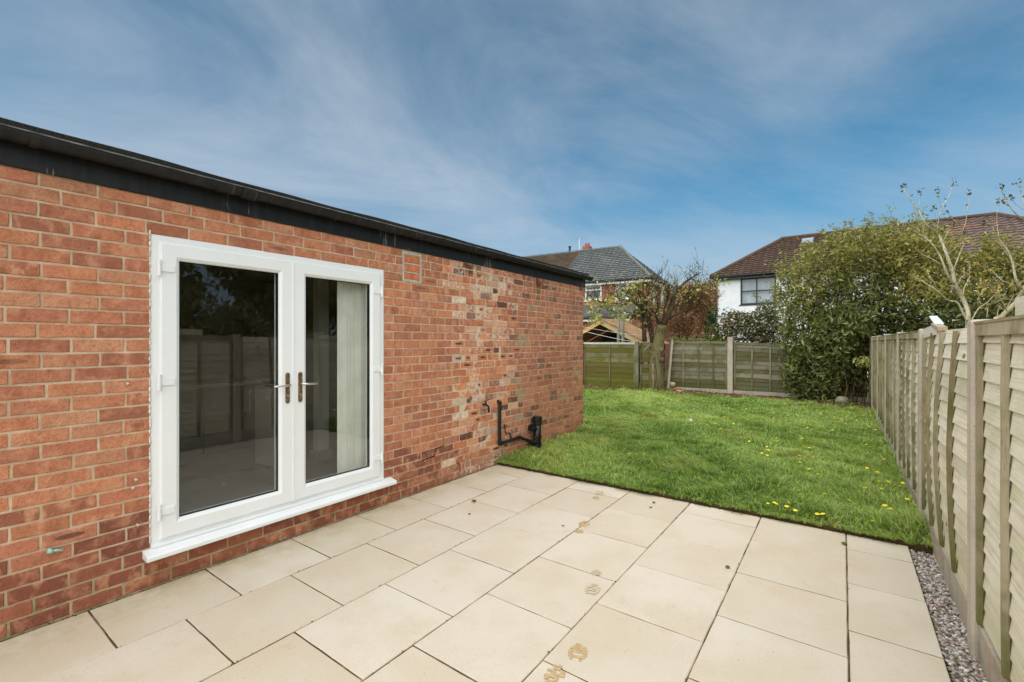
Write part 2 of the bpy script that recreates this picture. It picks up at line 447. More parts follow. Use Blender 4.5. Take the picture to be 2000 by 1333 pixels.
# ================================================================== SETTING
WX = -3.56            # face of the extension wall
LAWN_Y = 4.60         # where the patio ends
BACK_Y = 14.40        # line of the rear fence
FX = 0.575            # centre line of the side fence

def m_ground():
    t = NT('ground'); p = t.pos()
    n = t.noise(p, 0.5, 5); f = t.noise(p, 9, 5, 0.7)
    c = t.mix(t.ramp(n, 0.4, 0.65), lin(86, 104, 48), lin(112, 98, 72))
    c = t.mix(t.ramp(f, 0.5, 0.7, 0, 0.5), c, lin(60, 76, 34))
    t.bump(f, 0.5, 0.03)
    return t.fin(c, 0.95, 0.1)
g = MB(); g.add([(-900, -900, -0.07), (900, -900, -0.07), (900, 900, -0.07), (-900, 900, -0.07)], [(0, 1, 2, 3)])
tag(g.build('ground', m_ground()), kind='structure')

# ------------------------------------------------------------------ patio
pb = MB(); pb.box(WX + 0.004, 0.402, -4.0, LAWN_Y - 0.016, -0.05, -0.0042)
patio = tag(pb.build('patio', m_joint()), kind='structure')
def slab_mesh(wx, wy, seed):
    r_ = random.Random(seed); n = 7
    per = []
    for i in range(n): per.append((-wx / 2 + wx * i / n, -wy / 2))
    for i in range(n): per.append((wx / 2, -wy / 2 + wy * i / n))
    for i in range(n): per.append((wx / 2 - wx * i / n, wy / 2))
    for i in range(n): per.append((-wx / 2, wy / 2 - wy * i / n))
    m = len(per); vs = []
    jit = [(r_.uniform(-0.0012, 0.0012), r_.uniform(-0.0012, 0.0012)) for _ in per]
    for ins, z in ((0, -0.04), (0, -0.004), (0.004, 0.0)):
        for (x, y), (jx, jy) in zip(per, jit):
            sx = 1 - 2 * ins / wx; sy = 1 - 2 * ins / wy
            vs.append(((x + jx) * sx, (y + jy) * sy, z))
    fs = []
    for k in range(2):
        for i in range(m):
            j = (i + 1) % m
            fs.append((k * m + i, k * m + j, (k + 1) * m + j, (k + 1) * m + i))
    fs.append(tuple(range(2 * m, 3 * m)))
    me = bpy.data.meshes.new('slab'); me.from_pydata(vs, [], fs); me.update(); fix_normals(me); me.materials.append(M_SLAB)
    return me
slab_cache = {}
xs = [0.41, 0.026, -0.585, -1.19, -1.79, -2.39, -2.99, WX + 0.012]
for ci in range(7):
    x1, x0 = xs[ci], xs[ci + 1]
    start = {0: 4.27, 1: 4.0, 2: 4.30, 3: 4.0, 4: 4.30, 5: 4.0, 6: 4.30}[ci]
    ys = [LAWN_Y - 0.012]; y = start
    while y > -3.9: ys.append(y); y -= 0.60
    for k in range(len(ys) - 1):
        wx = x1 - x0 - 0.008; wy = ys[k] - ys[k + 1] - 0.0075
        key = (round(wx, 2), round(wy, 2), rnd.randint(0, 2))
        if key not in slab_cache: slab_cache[key] = slab_mesh(wx, wy, hash(key) & 0xffff)
        o = link('slab', slab_cache[key], None, patio, loc=((x0 + x1) / 2, (ys[k] + ys[k + 1]) / 2, rnd.uniform(-0.0015, 0.0015)), fix=False)
        o.rotation_euler = (rnd.uniform(-0.002, 0.002), rnd.uniform(-0.002, 0.002), rnd.uniform(-0.002, 0.002))

# ------------------------------------------------------------------ lawn
def lawn_z(x, y):
    x = np.asarray(x, float); y = np.asarray(y, float)
    e = np.clip((y - LAWN_Y) / 0.5, 0, 1)
    z = 0.022 + 0.014 * e + 0.018 * np.sin(1.7 * x + 0.6 * y) * e + 0.014 * np.sin(2.9 * y - 1.1 * x + 1) * e + 0.010 * np.sin(5.3 * x + 4.1 * y) * e
    return z
def m_lawn():
    t = NT('lawn_soil'); p = t.pos()
    n = t.noise(p, 3.0, 5, 0.6); f = t.noise(p, 45, 4, 0.7)
    c = t.mix(t.ramp(n, 0.35, 0.65), lin(80, 112, 36), lin(108, 138, 48))
    c = t.mix(t.ramp(f, 0.5, 0.7, 0, 0.6), c, lin(84, 82, 44))
    c = t.mix(t.ramp(t.math('ADD', t.sep(p)[1], t.math('MULTIPLY', n, 0.06)), LAWN_Y + 0.085, LAWN_Y + 0.045), c, lin(84, 66, 46))
    t.bump(f, 0.8, 0.02)
    return t.fin(c, 0.95, 0.1)
def grid_patch(x0, x1, y0, y1, step):
    nx = max(2, int((x1 - x0) / step)); ny = max(2, int((y1 - y0) / step))
    X, Y = np.meshgrid(np.linspace(x0, x1, nx), np.linspace(y0, y1, ny))
    V = np.stack([X.ravel(), Y.ravel(), lawn_z(X.ravel(), Y.ravel())], 1)
    i = np.arange(nx * ny).reshape(ny, nx)
    F = np.stack([i[:-1, :-1].ravel(), i[:-1, 1:].ravel(), i[1:, 1:].ravel(), i[1:, :-1].ravel()], 1)
    return V, F
V1, F1 = grid_patch(WX - 0.02, 0.60, LAWN_Y, BACK_Y + 0.05, 0.12)
V2, F2 = grid_patch(-9.5, WX - 0.02, 7.02, BACK_Y + 0.05, 0.12)
# soil edge dropping to the patio
nx_ = 60; ex = np.linspace(WX - 0.02, 0.60, nx_)
top = np.stack([ex, np.full(nx_, LAWN_Y), lawn_z(ex, np.full(nx_, LAWN_Y))], 1); bot = top.copy(); bot[:, 2] = -0.06
E_V = np.concatenate([top, bot]); k_ = np.arange(nx_ - 1)
E_F = np.stack([k_ + nx_, k_ + nx_ + 1, k_ + 1, k_], 1)
o1 = len(V1); o2 = o1 + len(V2)
me = npmesh('lawn', np.concatenate([V1, V2, E_V]), [F1, F2 + o1, E_F + o2]); me.materials.append(m_lawn())
lawn = tag(link('lawn', me, None, smooth=True, fix=False), kind='structure')
sb = MB(); n_ = 40
bed_pts = []
for i in range(n_ + 1):
    x = -9.4 + (0.55 + 9.4) * i / n_
    fr = 13.55 + 0.18 * math.sin(x * 2.1) + 0.12 * math.sin(x * 5.3)
    if x < -5: fr -= 0.15
    if x > -1.2: fr -= 0.9 * min(1, (x + 1.2) / 1.4)
    bed_pts.append((x, fr))
vs_ = []
for (x, fr) in bed_pts:
    for q in range(5):
        y = fr + (BACK_Y + 0.04 - fr) * q / 4
        vs_.append((x, y, float(lawn_z(x, y)) + (0.004 if q == 0 else 0.03 + 0.02 * math.sin(7 * x + 3 * q))))
fs_ = [(i * 5 + q, (i + 1) * 5 + q, (i + 1) * 5 + q + 1, i * 5 + q + 1) for i in range(n_) for q in range(4)]
sb.add(vs_, fs_); tag(sb.build('flower_bed_soil', M_SOIL, smooth=True), kind='structure')
def bed_front(x):
    return np.interp(x, [p[0] for p in bed_pts], [p[1] for p in bed_pts])

# grass blades
def blades(N, xr, yr, hmul, wmul, keep, over=False):
    x = npr.uniform(*xr, N); y = npr.uniform(*yr, N)
    k = keep(x, y); x = x[k]; y = y[k]; n = len(x)
    cl = 0.5 + 0.5 * np.sin(2.3 * x + 1.3 * np.sin(1.9 * y)) * np.sin(2.7 * y + 1.7 * np.sin(1.3 * x + 2))
    cl2 = 0.5 + 0.5 * np.sin(9.1 * x + 3 * np.sin(5 * y)) * np.sin(8.3 * y + 2 * np.sin(7 * x))
    hgt = (0.035 + 0.06 * cl * npr.uniform(0.4, 1, n) + 0.045 * cl2) * hmul * npr.uniform(0.6, 1.2, n)
    tuft = np.sin(4.7 * x + 2.1 * np.sin(3.3 * y)) * np.sin(5.1 * y + 1.9 * np.sin(4.1 * x)); hgt = hgt * np.where(tuft > 0.45, 1.55, 1.0)
    edge = np.clip((y - LAWN_Y) / 0.10, 0.6, 1); hgt *= edge
    a = npr.uniform(0, 2 * np.pi, n); lean = npr.uniform(0.25, 1.25, n)
    clump_dir = 3 * np.sin(2.1 * x + 1.4 * y) + npr.normal(0, 0.8, n)
    a = np.where(npr.uniform(0, 1, n) < 0.6, clump_dir, a)
    if over:
        a = -np.pi / 2 + npr.normal(0, 0.6, n); lean = npr.uniform(0.9, 1.9, n); hgt = npr.uniform(0.03, 0.075, n) * (0.6 + 0.8 * cl2)
    dx, dy = np.cos(a), np.sin(a); wd = 0.0044 * wmul * npr.uniform(0.7, 1.4, n)
    z0 = lawn_z(x, y) - 0.004
    b = npr.uniform(0, 2 * np.pi, n); px, py = np.cos(b) * wd, np.sin(b) * wd
    base = np.stack([x, y, z0], 1)
    sd = np.stack([px, py, np.zeros(n)], 1)
    mid = base + np.stack([dx * hgt * lean * 0.28, dy * hgt * lean * 0.28, hgt * 0.62], 1)
    tip = base + np.stack([dx * hgt * lean, dy * hgt * lean, hgt * (1.05 - 0.32 * lean)], 1)
    V = np.stack([base - sd, base + sd, mid - sd * 0.8, mid + sd * 0.8, tip], 1).reshape(-1, 3)
    i = np.arange(n) * 5
    Q = np.stack([i, i + 1, i + 3, i + 2], 1); T = np.stack([i + 2, i + 3, i + 4], 1)
    m_ = npr.uniform(0, 1, n) ** 1.3 * 0.75 + 0.30 * (0.5 + 0.5 * np.sin(1.3 * x - 0.9 * y + 2 * np.sin(y)))
    m_ = np.clip(m_ - 0.12 * cl2, 0, 1)[:, None]
    dark = np.array(lin(98, 142, 42)[:3]); lite = np.array(lin(226, 240, 134)[:3]); dry = np.array(lin(176, 170, 96)[:3])
    col = dark * (1 - m_) + lite * m_
    g_ = npr.uniform(0, 1, n) < 0.09; col[g_] = np.array(lin(186, 206, 158)[:3]) * npr.uniform(0.7, 1.05, (g_.sum(), 1))
    thin = (np.sin(3.1 * x + 1.7 * np.sin(2.3 * y)) * np.sin(2.6 * y + 1.3 * np.sin(1.9 * x)) > 0.55)
    g_ = thin & (npr.uniform(0, 1, n) < 0.35); col[g_] = np.array(lin(198, 200, 112)[:3]) * npr.uniform(0.75, 1.0, (g_.sum(), 1))
    d_ = npr.uniform(0, 1, n) < (0.03 + 0.10 * np.exp(-((x + 3.4) / 0.35) ** 2) + 0.16 * (y > bed_front(x) - 0.35))
    col[d_] = dry * npr.uniform(0.6, 1.0, (d_.sum(), 1))
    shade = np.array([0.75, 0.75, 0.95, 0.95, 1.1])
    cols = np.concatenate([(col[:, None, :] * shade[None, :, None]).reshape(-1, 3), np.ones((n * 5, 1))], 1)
    return V, Q, T, cols
def keepA(x, y): return (y > LAWN_Y - 0.004 + 0.022 * np.sin(13 * x) * np.sin(31 * x + 1) + 0.012 * np.sin(57 * x)) & (y < bed_front(x) + 0.05 * np.sin(20 * x)) & ~((x < WX + 0.0) & (y < 7.03)) & (x < 0.56)
def keepE(x, y): return (np.sin(7.3 * x + 2 * np.sin(3.1 * x)) + 0.8 * np.sin(23 * x + 1) > -0.3)
parts_ = [blades(10000, (WX, 0.54), (LAWN_Y + 0.002, LAWN_Y + 0.05), 1.0, 1.0, keepE, True), blades(85000, (WX, 0.56), (LAWN_Y - 0.02, 7.2), 1.05, 1.0, keepA),
          blades(70000, (WX - 0.5, 0.56), (7.2, 10.2), 0.95, 1.3, keepA),
          blades(60000, (-5.6, 0.56), (10.2, 13.9), 0.9, 1.8, keepA),
          blades(16000, (-9.3, -3.9), (7.1, 13.9), 0.9, 2.2, keepA)]
Vs, Qs, Ts, Cs = [], [], [], []; off = 0
for (V, Q, T, c) in parts_:
    Vs.append(V); Qs.append(Q + off); Ts.append(T + off); Cs.append(c); off += len(V)
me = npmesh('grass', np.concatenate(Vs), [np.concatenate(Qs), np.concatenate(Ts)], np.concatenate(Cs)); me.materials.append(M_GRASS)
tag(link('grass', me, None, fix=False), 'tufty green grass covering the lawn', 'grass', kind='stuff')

# ------------------------------------------------------------------ gravel strip by the fence
gb = MB(); gb.box(0.404, 0.66, -4.0, LAWN_Y - 0.02, -0.066, -0.035)
tag(gb.build('gravel_bed', simple('gravel_bed', lin(92, 84, 74), 0.95, 0.1, 0.4, 40, 0.8)), kind='structure')
ico = np.array([(0, 0, 1), (.894, 0, .447), (.276, .851, .447), (-.724, .526, .447), (-.724, -.526, .447), (.276, -.851, .447),
                (.724, .526, -.447), (-.276, .851, -.447), (-.894, 0, -.447), (-.276, -.851, -.447), (.724, -.526, -.447), (0, 0, -1)])
icf = np.array([(0, 1, 2), (0, 2, 3), (0, 3, 4), (0, 4, 5), (0, 5, 1), (1, 6, 2), (2, 7, 3), (3, 8, 4), (4, 9, 5), (5, 10, 1),
                (2, 6, 7), (3, 7, 8), (4, 8, 9), (5, 9, 10), (1, 10, 6), (11, 7, 6), (11, 8, 7), (11, 9, 8), (11, 10, 9), (11, 6, 10)])
def stones(N, xr, yr, zr, sr):
    c = np.stack([npr.uniform(*xr, N), npr.uniform(*yr, N), npr.uniform(*zr, N)], 1)
    s_ = npr.uniform(*sr, N)[:, None] * np.stack([npr.uniform(0.8, 1.5, N), npr.uniform(0.7, 1.1, N), npr.uniform(0.45, 0.8, N)], 1)
    a = npr.uniform(0, 6.28, N); t_ = npr.normal(0, 0.35, N)
    V = ico[None] * s_[:, None, :] * npr.uniform(0.75, 1.2, (N, 12, 1))
    x = V[..., 0] * np.cos(a)[:, None] - V[..., 1] * np.sin(a)[:, None]; y = V[..., 0] * np.sin(a)[:, None] + V[..., 1] * np.cos(a)[:, None]
    z = V[..., 2] + x * np.sin(t_)[:, None]
    V = np.stack([x, y, z], -1) + c[:, None, :]
    F = (icf[None] + (np.arange(N) * 12)[:, None, None]).reshape(-1, 3)
    pal = np.array([lin(*p)[:3] for p in [(206, 200, 190), (176, 166, 154), (150, 140, 130), (190, 176, 164), (120, 112, 104), (222, 218, 212), (164, 140, 126)]])
    col = pal[npr.integers(0, len(pal), N)] * npr.uniform(0.75, 1.1, (N, 1))
    cols = np.concatenate([np.repeat(col, 12, 0), np.ones((N * 12, 1))], 1)
    return V.reshape(-1, 3), F, cols
V, F, c_ = stones(7500, (0.418, 0.60), (0.6, LAWN_Y - 0.03), (-0.034, -0.016), (0.006, 0.0125))
tS = NT('gravel_stone'); aS = tS.attr('col'); M_STONE = tS.fin(aS.outputs['Color'], 0.75, 0.3)
me = npmesh('gravel', V, [F], c_); me.materials.append(M_STONE)
tag(link('gravel', me, None, fix=False), 'pale grey and pinkish gravel strip between patio and side fence', 'gravel', kind='stuff')

# ================================================================== BRICK EXTENSION
ext = thing('brick_extension', (WX, 3.0, 0), 'single storey red brick extension with flat black edged roof and white glazed doors', 'building')
WY0, WY1 = -3.2, 6.97
DY0, DY1, DZ0, DZ1 = 0.998, 2.818, 0.245, 2.250     # door opening
mw = MB()
XB = -3.86
mf = WX - 0.0045
# mortar core as a wall with the door opening
for (a, b, c0, c1) in ((WY0, DY0, -0.1, 2.56), (DY1, WY1, -0.1, 2.56), (DY0, DY1, -0.1, DZ0), (DY0, DY1, DZ1, 2.56)):
    mw.box(XB, mf, a, b, c0, c1)
mw.box(-8.4, XB - 0.004, WY1 - 0.3, WY1 - 0.004, -0.1, 2.56)
mw.box(-8.4, -8.12, WY0, WY1 - 0.304, -0.1, 2.56)
mw.box(-8.116, XB - 0.004, WY0, WY0 + 0.28, -0.1, 2.56)
wall = mw.build('wall', M_MORTAR, ext)

CH = 0.0832
def brick_shape(Ly, Lz, rng, rough=1.0):
    nL = 5 if Ly > 0.14 else 3
    per = []
    for i in range(nL): per.append((-Ly / 2 + Ly * i / nL, -Lz / 2))
    for i in range(2): per.append((Ly / 2, -Lz / 2 + Lz * i / 2))
    for i in range(nL): per.append((Ly / 2 - Ly * i / nL, Lz / 2))
    for i in range(2): per.append((-Ly / 2, Lz / 2 - Lz * i / 2))
    m = len(per); j1 = 0.0017 * rough
    jit = [(rng.uniform(-j1, j1), rng.uniform(-j1, j1)) for _ in per]
    vs = []; uv = []
    rings = ((0.0, -0.022), (0.0, -0.0035), (0.0035, 0.0))
    tilt = rng.uniform(-0.0015, 0.0015) * rough
    for ins, x in rings:
        for (y, z), (jy, jz) in zip(per, jit):
            yy = (y + jy) * (1 - 2 * ins / Ly); zz_ = (z + jz) * (1 - 2 * ins / Lz)
            vs.append((x + (tilt * y / Ly * 2 if x > -0.02 else 0) + (rng.uniform(-0.0008, 0.0008) * rough if x > -0.02 else 0), yy, zz_)); uv.append((y / Ly + 0.5, z / Lz + 0.5))
    fs = []
    for k in range(2):
        for i in range(m):
            j = (i + 1) % m
            fs.append((k * m + i, k * m + j, (k + 1) * m + j, (k + 1) * m + i))
    fs.append(tuple(range(2 * m, 3 * m)))
    return vs, fs, uv

P_LEFT = [(192, 116, 86), (184, 108, 80), (200, 124, 92), (176, 104, 80), (196, 132, 102), (188, 112, 88), (168, 100, 80), (202, 122, 88), (182, 112, 88)]
P_LOW = [(142, 78, 62), (134, 74, 62), (150, 84, 66), (126, 70, 60), (158, 90, 70)]
P_PATCH = [(214, 128, 86), (222, 140, 98), (206, 118, 80), (218, 154, 122), (204, 126, 96), (190, 106, 78), (224, 168, 140)]
P_PATCH_X = [(96, 62, 52), (224, 204, 184), (150, 112, 100), (206, 176, 158)]
P_RIGHT = [(184, 110, 86), (176, 106, 84), (192, 118, 90), (168, 104, 86), (196, 124, 96), (180, 116, 96)]
P_RIGHT_X = [(126, 92, 80), (134, 104, 90), (166, 152, 122), (188, 116, 88), (118, 80, 68)]
bricks = []      # (yc, zc, Ly, Lz, col, seed, wear, mark, band, rough)
br = random.Random(23)
nrow = 30
def patch_l(z):    # ragged toothed left edge of the rebuilt strip
    return 3.62
for r_i in range(-1, nrow):
    z0 = r_i * CH + 0.004; z1 = z0 + CH - 0.0118
    if r_i == nrow - 1: z1 = z0 + 0.066
    zc = (z0 + z1) / 2; Lz = z1 - z0
    in_door = (zc > DZ0) and (zc < DZ1 - 0.02)
    segs = [(WY0, DY0 - 0.004), (DY1 + 0.004, WY1)] if in_door else [(WY0, WY1)]
    pl = 3.60 + (0.115 if r_i % 2 else 0.0) + br.choice((0, 0, 0.02)); pr = 4.74 + (0.11 if r_i % 2 == 0 else 0) + br.choice((-0.1, 0, 0.12))
    for (sa, sb_) in segs:
        y = sa - (0 if sa != WY0 else (0.117 if r_i % 2 else 0))
        if sa == DY1 + 0.004: y = sa
        first = True
        while y < sb_ - 0.02:
            zone = 'patch' if pl <= y < pr else ('right' if y >= pr else 'left')
            if zone == 'left': L = 0.228 + br.uniform(-0.006, 0.006)
            elif zone == 'patch': L = br.choice((0.105, 0.19, 0.215, 0.15, 0.225)) + br.uniform(-0.012, 0.012)
            else: L = (0.225 if br.random() < 0.72 else 0.107) + br.uniform(-0.006, 0.006)
            if first and sa == DY1 + 0.004 and r_i % 2: L = 0.108
            first = False
            end = y + L
            if zone == 'left' and y < pl < end + 0.06: end = pl - 0.011 if pl - y > 0.08 else end
            if sb_ - end < 0.055: end = sb_
            if end > sb_: end = sb_
            L = end - y
            a = br.random()
            wear = mark = 0.0; band = br.uniform(0.15, 0.85) if br.random() < 0.7 else 0.0; rough = 1.0
            if zone == 'left':
                col = br.choice(P_LEFT)
                if br.random() < 0.03: mark = br.uniform(0.4, 0.9)
                wear = br.uniform(0, 0.3) if br.random() < 0.2 else 0
                if zc < 0.42 + br.uniform(-0.08, 0.08): col = br.choice(P_LOW)
                if zc < 0.2: wear = max(wear, br.uniform(0, 0.35))
                if zc < 0.2 and br.random() < 0.9: col = br.choice(P_LOW)
                if y > 3.0 and br.random() < 0.15: col = br.choice(P_RIGHT)
            elif zone == 'patch':
                rough = 2.4; col = br.choice(P_PATCH); wear = br.uniform(0.15, 0.85)
                if br.random() < 0.17: col = br.choice(P_PATCH_X); 
                if br.random() < 0.10: mark = 1.0
                if zc < 0.2: col = br.choice([(168, 110, 90), (176, 124, 104), (150, 96, 80)]); wear = br.uniform(0.4, 0.85)
            else:
                col = br.choice(P_RIGHT) if br.random() < 0.8 else br.choice(P_RIGHT_X)
                if br.random() < 0.08: mark = br.uniform(0.5, 0.9)
                wear = br.uniform(0, 0.35) if br.random() < 0.3 else 0
                if y < 5.2 and 1.4 < zc < 2.4 and br.random() < 0.15: wear = 0.6
            # blocked vent hole: three bright bricks in a mortar frame
            bricks.append([y + L / 2, zc, L, Lz, col, br.random(), wear, mark, band, rough])
            y = end + 0.0115
# the blocked-up opening near the eaves
VB = (3.045, 3.30, 2.175, 2.465)
bricks = [b for b in bricks if not (b[0] + b[2] / 2 > VB[0] and b[0] - b[2] / 2 < VB[1] and b[1] + b[3] / 2 > VB[2] + 0.01 and b[1] - b[3] / 2 < VB[3] - 0.01)] + \
    [x for b in bricks if (b[0] + b[2] / 2 > VB[0] and b[0] - b[2] / 2 < VB[1] and b[1] + b[3] / 2 > VB[2] + 0.01 and b[1] - b[3] / 2 < VB[3] - 0.01)
     for x in ([[(b[0] - b[2] / 2 + VB[0]) / 2, b[1], VB[0] - (b[0] - b[2] / 2), b[3]] + b[4:]] if VB[0] - (b[0] - b[2] / 2) > 0.03 else []) +
               ([[(b[0] + b[2] / 2 + VB[1]) / 2, b[1], (b[0] + b[2] / 2) - VB[1], b[3]] + b[4:]] if (b[0] + b[2] / 2) - VB[1] > 0.03 else [])]
for i, cc in enumerate([(206, 92, 48), (212, 104, 58), (210, 110, 72)]):
    bricks.append([3.172, 2.222 + i * 0.089, 0.205, 0.074, cc, br.random(), 0.1, 0, 0.3, 1.0])
def brick_key(b):
    y, z = b[0], b[1]; d2 = y * y + WX * WX + (z - CAM_H) ** 2
    dz = y * math.cos(R(35.93)) - WX * math.sin(R(35.93))
    px = 455 * (WX * math.cos(R(35.93)) + y * math.sin(R(35.93))) / max(dz, 0.1)
    if px < -530: return 0
    return b[2] * b[3] / (dz * dz) * abs(WX) / math.sqrt(d2) + (1e-4 if b[2] > 0.06 else 0)
bricks.sort(key=brick_key, reverse=True)
jv, jf, juv, jc, jw = [], [], [], [], []
def set_brick_attrs(me, uvs, cols, wears):
    a = me.attributes.new('bcol', 'FLOAT_COLOR', 'POINT'); a.data.foreach_set('color', np.array(cols, np.float32).ravel())
    a = me.attributes.new('bwear', 'FLOAT_COLOR', 'POINT'); a.data.foreach_set('color', np.array(wears, np.float32).ravel())
    u = me.uv_layers.new(name='UVMap'); li = np.zeros(len(me.loops), np.int32); me.loops.foreach_get('vertex_index', li)
    u.data.foreach_set('uv', np.array(uvs, np.float32)[li].ravel())
for bi, (yc, zc, L, Lz, col, seed, wear, mark, band, rough) in enumerate(bricks):
    vs, fs, uv = brick_shape(L, Lz, br, rough)
    c4 = lin(*col); k = br.uniform(0.88, 1.1); c4 = (c4[0] * k, c4[1] * k, c4[2] * k, seed)
    w4 = (wear, mark, band, 1.0); dx = br.uniform(-0.0015, 0.002) * rough
    if bi < 300:
        me = bpy.data.meshes.new('brick'); me.from_pydata(vs, [], fs); me.update(); fix_normals(me)
        set_brick_attrs(me, uv, [c4] * len(vs), [w4] * len(vs)); me.materials.append(M_BRICK)
        link('brick', me, None, wall, loc=(WX + dx, yc, zc), fix=False)
    else:
        o = len(jv); jv += [(x + WX + dx, y + yc, z + zc) for x, y, z in vs]; jf += [tuple(i + o for i in f) for f in fs]
        juv += uv; jc += [c4] * len(vs); jw += [w4] * len(vs)
# bricks of the end wall, out of sight of the photograph
for r_i in range(0, 30):
    x = WX - 0.006 - (0.11 if r_i % 2 else 0)
    while x > -8.2:
        o = len(jv); vs, fs, uv = brick_shape(0.215, 0.0727, br)
        c4 = lin(*br.choice(P_RIGHT)); c4 = c4[:3] + (br.random(),)
        jv += [(x - 0.11 - y, WY1 + 0.004 + xx, z + r_i * CH + 0.04) for xx, y, z in vs]; jf += [tuple(i + o for i in f) for f in fs]
        juv += uv; jc += [c4] * len(vs); jw += [(0, 0, 0.2, 1)] * len(vs); x -= 0.2255
me = bpy.data.meshes.new('small_bricks'); me.from_pydata(jv, [], jf); me.update(); fix_normals(me)
set_brick_attrs(me, juv, jc, jw); me.materials.append(M_BRICK)
tag(link('brickwork', me, None, wall, fix=False), kind='stuff')
# pale pointing round the blocked opening
vb = MB()
vb.ring(VB[0] + 0.002, VB[1] - 0.002, VB[2] - 0.004, VB[3] + 0.0, [(0, WX - 0.012), (0, WX + 0.002), (0.020, WX + 0.003), (0.020, WX - 0.012)])
for z in (2.266, 2.355): vb.box(WX - 0.012, WX + 0.0015, 3.068, 3.276, z - 0.007, z + 0.006)
vb.build('blocked_vent_pointing', simple('pale_pointing', lin(186, 182, 172), 0.95, 0.1, 0.2, 40, 0.5), wall)
# open joints and cracks beside the rebuilt strip
M_CRK = simple('crack_shadow', lin(34, 26, 22), 0.95, 0.05, 0.2, 30, 0)
for pts in ([(3.63, 0.50), (3.634, 0.41), (3.50, 0.405), (3.49, 0.33), (3.32, 0.322)], [(4.76, 0.42), (4.77, 0.35), (4.88, 0.345), (4.90, 0.27)], [(3.86, 0.18), (3.90, 0.10), (3.87, 0.02)]):
    ck = MB(); ck.tube([(WX + 0.0005, y, z) for y, z in pts], 0.0055, 5); ck.build('crack', M_CRK, wall)
# rough silicone line and mortar smear round the door
sm = MB()
for i in range(60):
    z = DZ0 + 0.02 + (DZ1 - DZ0) * i / 60 + br.uniform(-0.012, 0.012); r0 = br.uniform(0.0025, 0.0065)
    sm.tube([(WX + 0.001, DY0 - 0.004, z), (WX + 0.003, DY0 - 0.005 + br.uniform(-0.003, 0.002), z + 0.018), (WX + 0.001, DY0 - 0.004, z + 0.036)], [r0 * 0.6, r0, r0 * 0.6], 6)
sm.build('sealant', simple('white_sealant', lin(222, 220, 212), 0.6, 0.3, 0.1, 30, 0.2), wall, smooth=True)

# ---- fascia, gutter, flat roof
fb = MB(); fb.box(WX - 0.03, WX + 0.012, WY0, WY1 + 0.06, 2.487, 2.645); fb.build('fascia', M_FASCIA, ext, bevel=0.004)
fb = MB(); fb.box(-8.45, WX - 0.034, WY1 + 0.02, WY1 + 0.055, 2.487, 2.645); fb.build('fascia', M_FASCIA, ext, bevel=0.004)
gut = MB(); GX, GZ, GR = -3.488, 2.652, 0.052
prof = [(GX + GR * math.cos(a), GZ + GR * math.sin(a)) for a in [math.pi + math.pi * k / 12 for k in range(13)]]
prof += [(GX + GR + 0.005, GZ + 0.006), (GX + GR - 0.004, GZ + 0.006)] + [(GX + (GR - 0.004) * math.cos(a), GZ + 0.004 + (GR - 0.004) * math.sin(a)) for a in [2 * math.pi - math.pi * k / 12 for k in range(13)]]
gut.prism(prof, WY0, WY1 + 0.13)
gutter = gut.build('gutter', M_GUTTER, ext, smooth=False)
m = MB(); m.tube([(GX + GR + 0.002, WY0 + 0.25 * k, GZ + 0.0065) for k in range(42)], 0.0042, 6); m.build('gutter_lip', simple('worn_lip_highlight', lin(112, 112, 112), 0.6, 0.3, 0.6, 9, 0), gutter)  # paler grey tube paints the lip's highlight along with its edge wear
ce = MB(); ce.prism([(GX + (GR + 0.002) * math.cos(math.pi + math.pi * k / 12), GZ + (GR + 0.002) * math.sin(math.pi + math.pi * k / 12)) for k in range(13)], WY1 + 0.13, WY1 + 0.14); ce.build('end_cap', M_BLACKPVC, gutter)
for y in (-2.2, -1.3, -0.4, 0.47, 1.36, 2.25, 3.15, 4.05, 4.95, 5.85, 6.75):
    b_ = MB(); R2 = GR + 0.006
    pr2 = [(GX + R2 * math.cos(a), GZ + R2 * math.sin(a)) for a in [math.pi + math.pi * k / 10 for k in range(11)]]
    pr3 = [(GX + (GR + 0.0015) * math.cos(a), GZ + (GR + 0.0015) * math.sin(a)) for a in [2 * math.pi - math.pi * k / 10 for k in range(11)]]
    b_.prism(pr2 + pr3, y - 0.02, y + 0.02); b_.box(WX + 0.0125, GX - GR + 0.002, y - 0.018, y + 0.018, GZ - 0.03, GZ + 0.02)
    b_.build('gutter_bracket', M_GUTTER, gutter)
for y in (1.55, 4.4):
    b_ = MB(); R2 = GR + 0.009
    pr2 = [(GX + R2 * math.cos(a), GZ + R2 * math.sin(a)) for a in [math.pi + math.pi * k / 10 for k in range(11)]]
    pr3 = [(GX + (GR + 0.0015) * math.cos(a), GZ + (GR + 0.0015) * math.sin(a)) for a in [2 * math.pi - math.pi * k / 10 for k in range(11)]]
    b_.prism(pr2 + pr3, y - 0.055, y + 0.055); b_.build('gutter_joint', M_GUTTER, gutter)
rf = MB(); ny = 70; pv = []; 
for i in range(ny + 1):
    y = WY0 + (WY1 + 0.09 - WY0) * i / ny
    w_ = 0.004 * math.sin(y * 2.3) + 0.003 * math.sin(y * 7.1 + 1)
    pv.append([(-3.496, 2.668 + w_), (-3.494, 2.708 + w_), (-3.53, 2.722 + w_), (-3.75, 2.742 + w_ * 0.5), (-8.45, 2.80), (-8.45, 2.62), (-3.53, 2.655)])
vs_ = [(x, WY0 + (WY1 + 0.09 - WY0) * i / ny, z) for i in range(ny + 1) for (x, z) in pv[i]]; m7 = 7
fs_ = [(i * m7 + k, i * m7 + (k + 1) % m7, (i + 1) * m7 + (k + 1) % m7, (i + 1) * m7 + k) for i in range(ny) for k in range(m7)] + [tuple(range(m7)), tuple(range(ny * m7, ny * m7 + m7))]
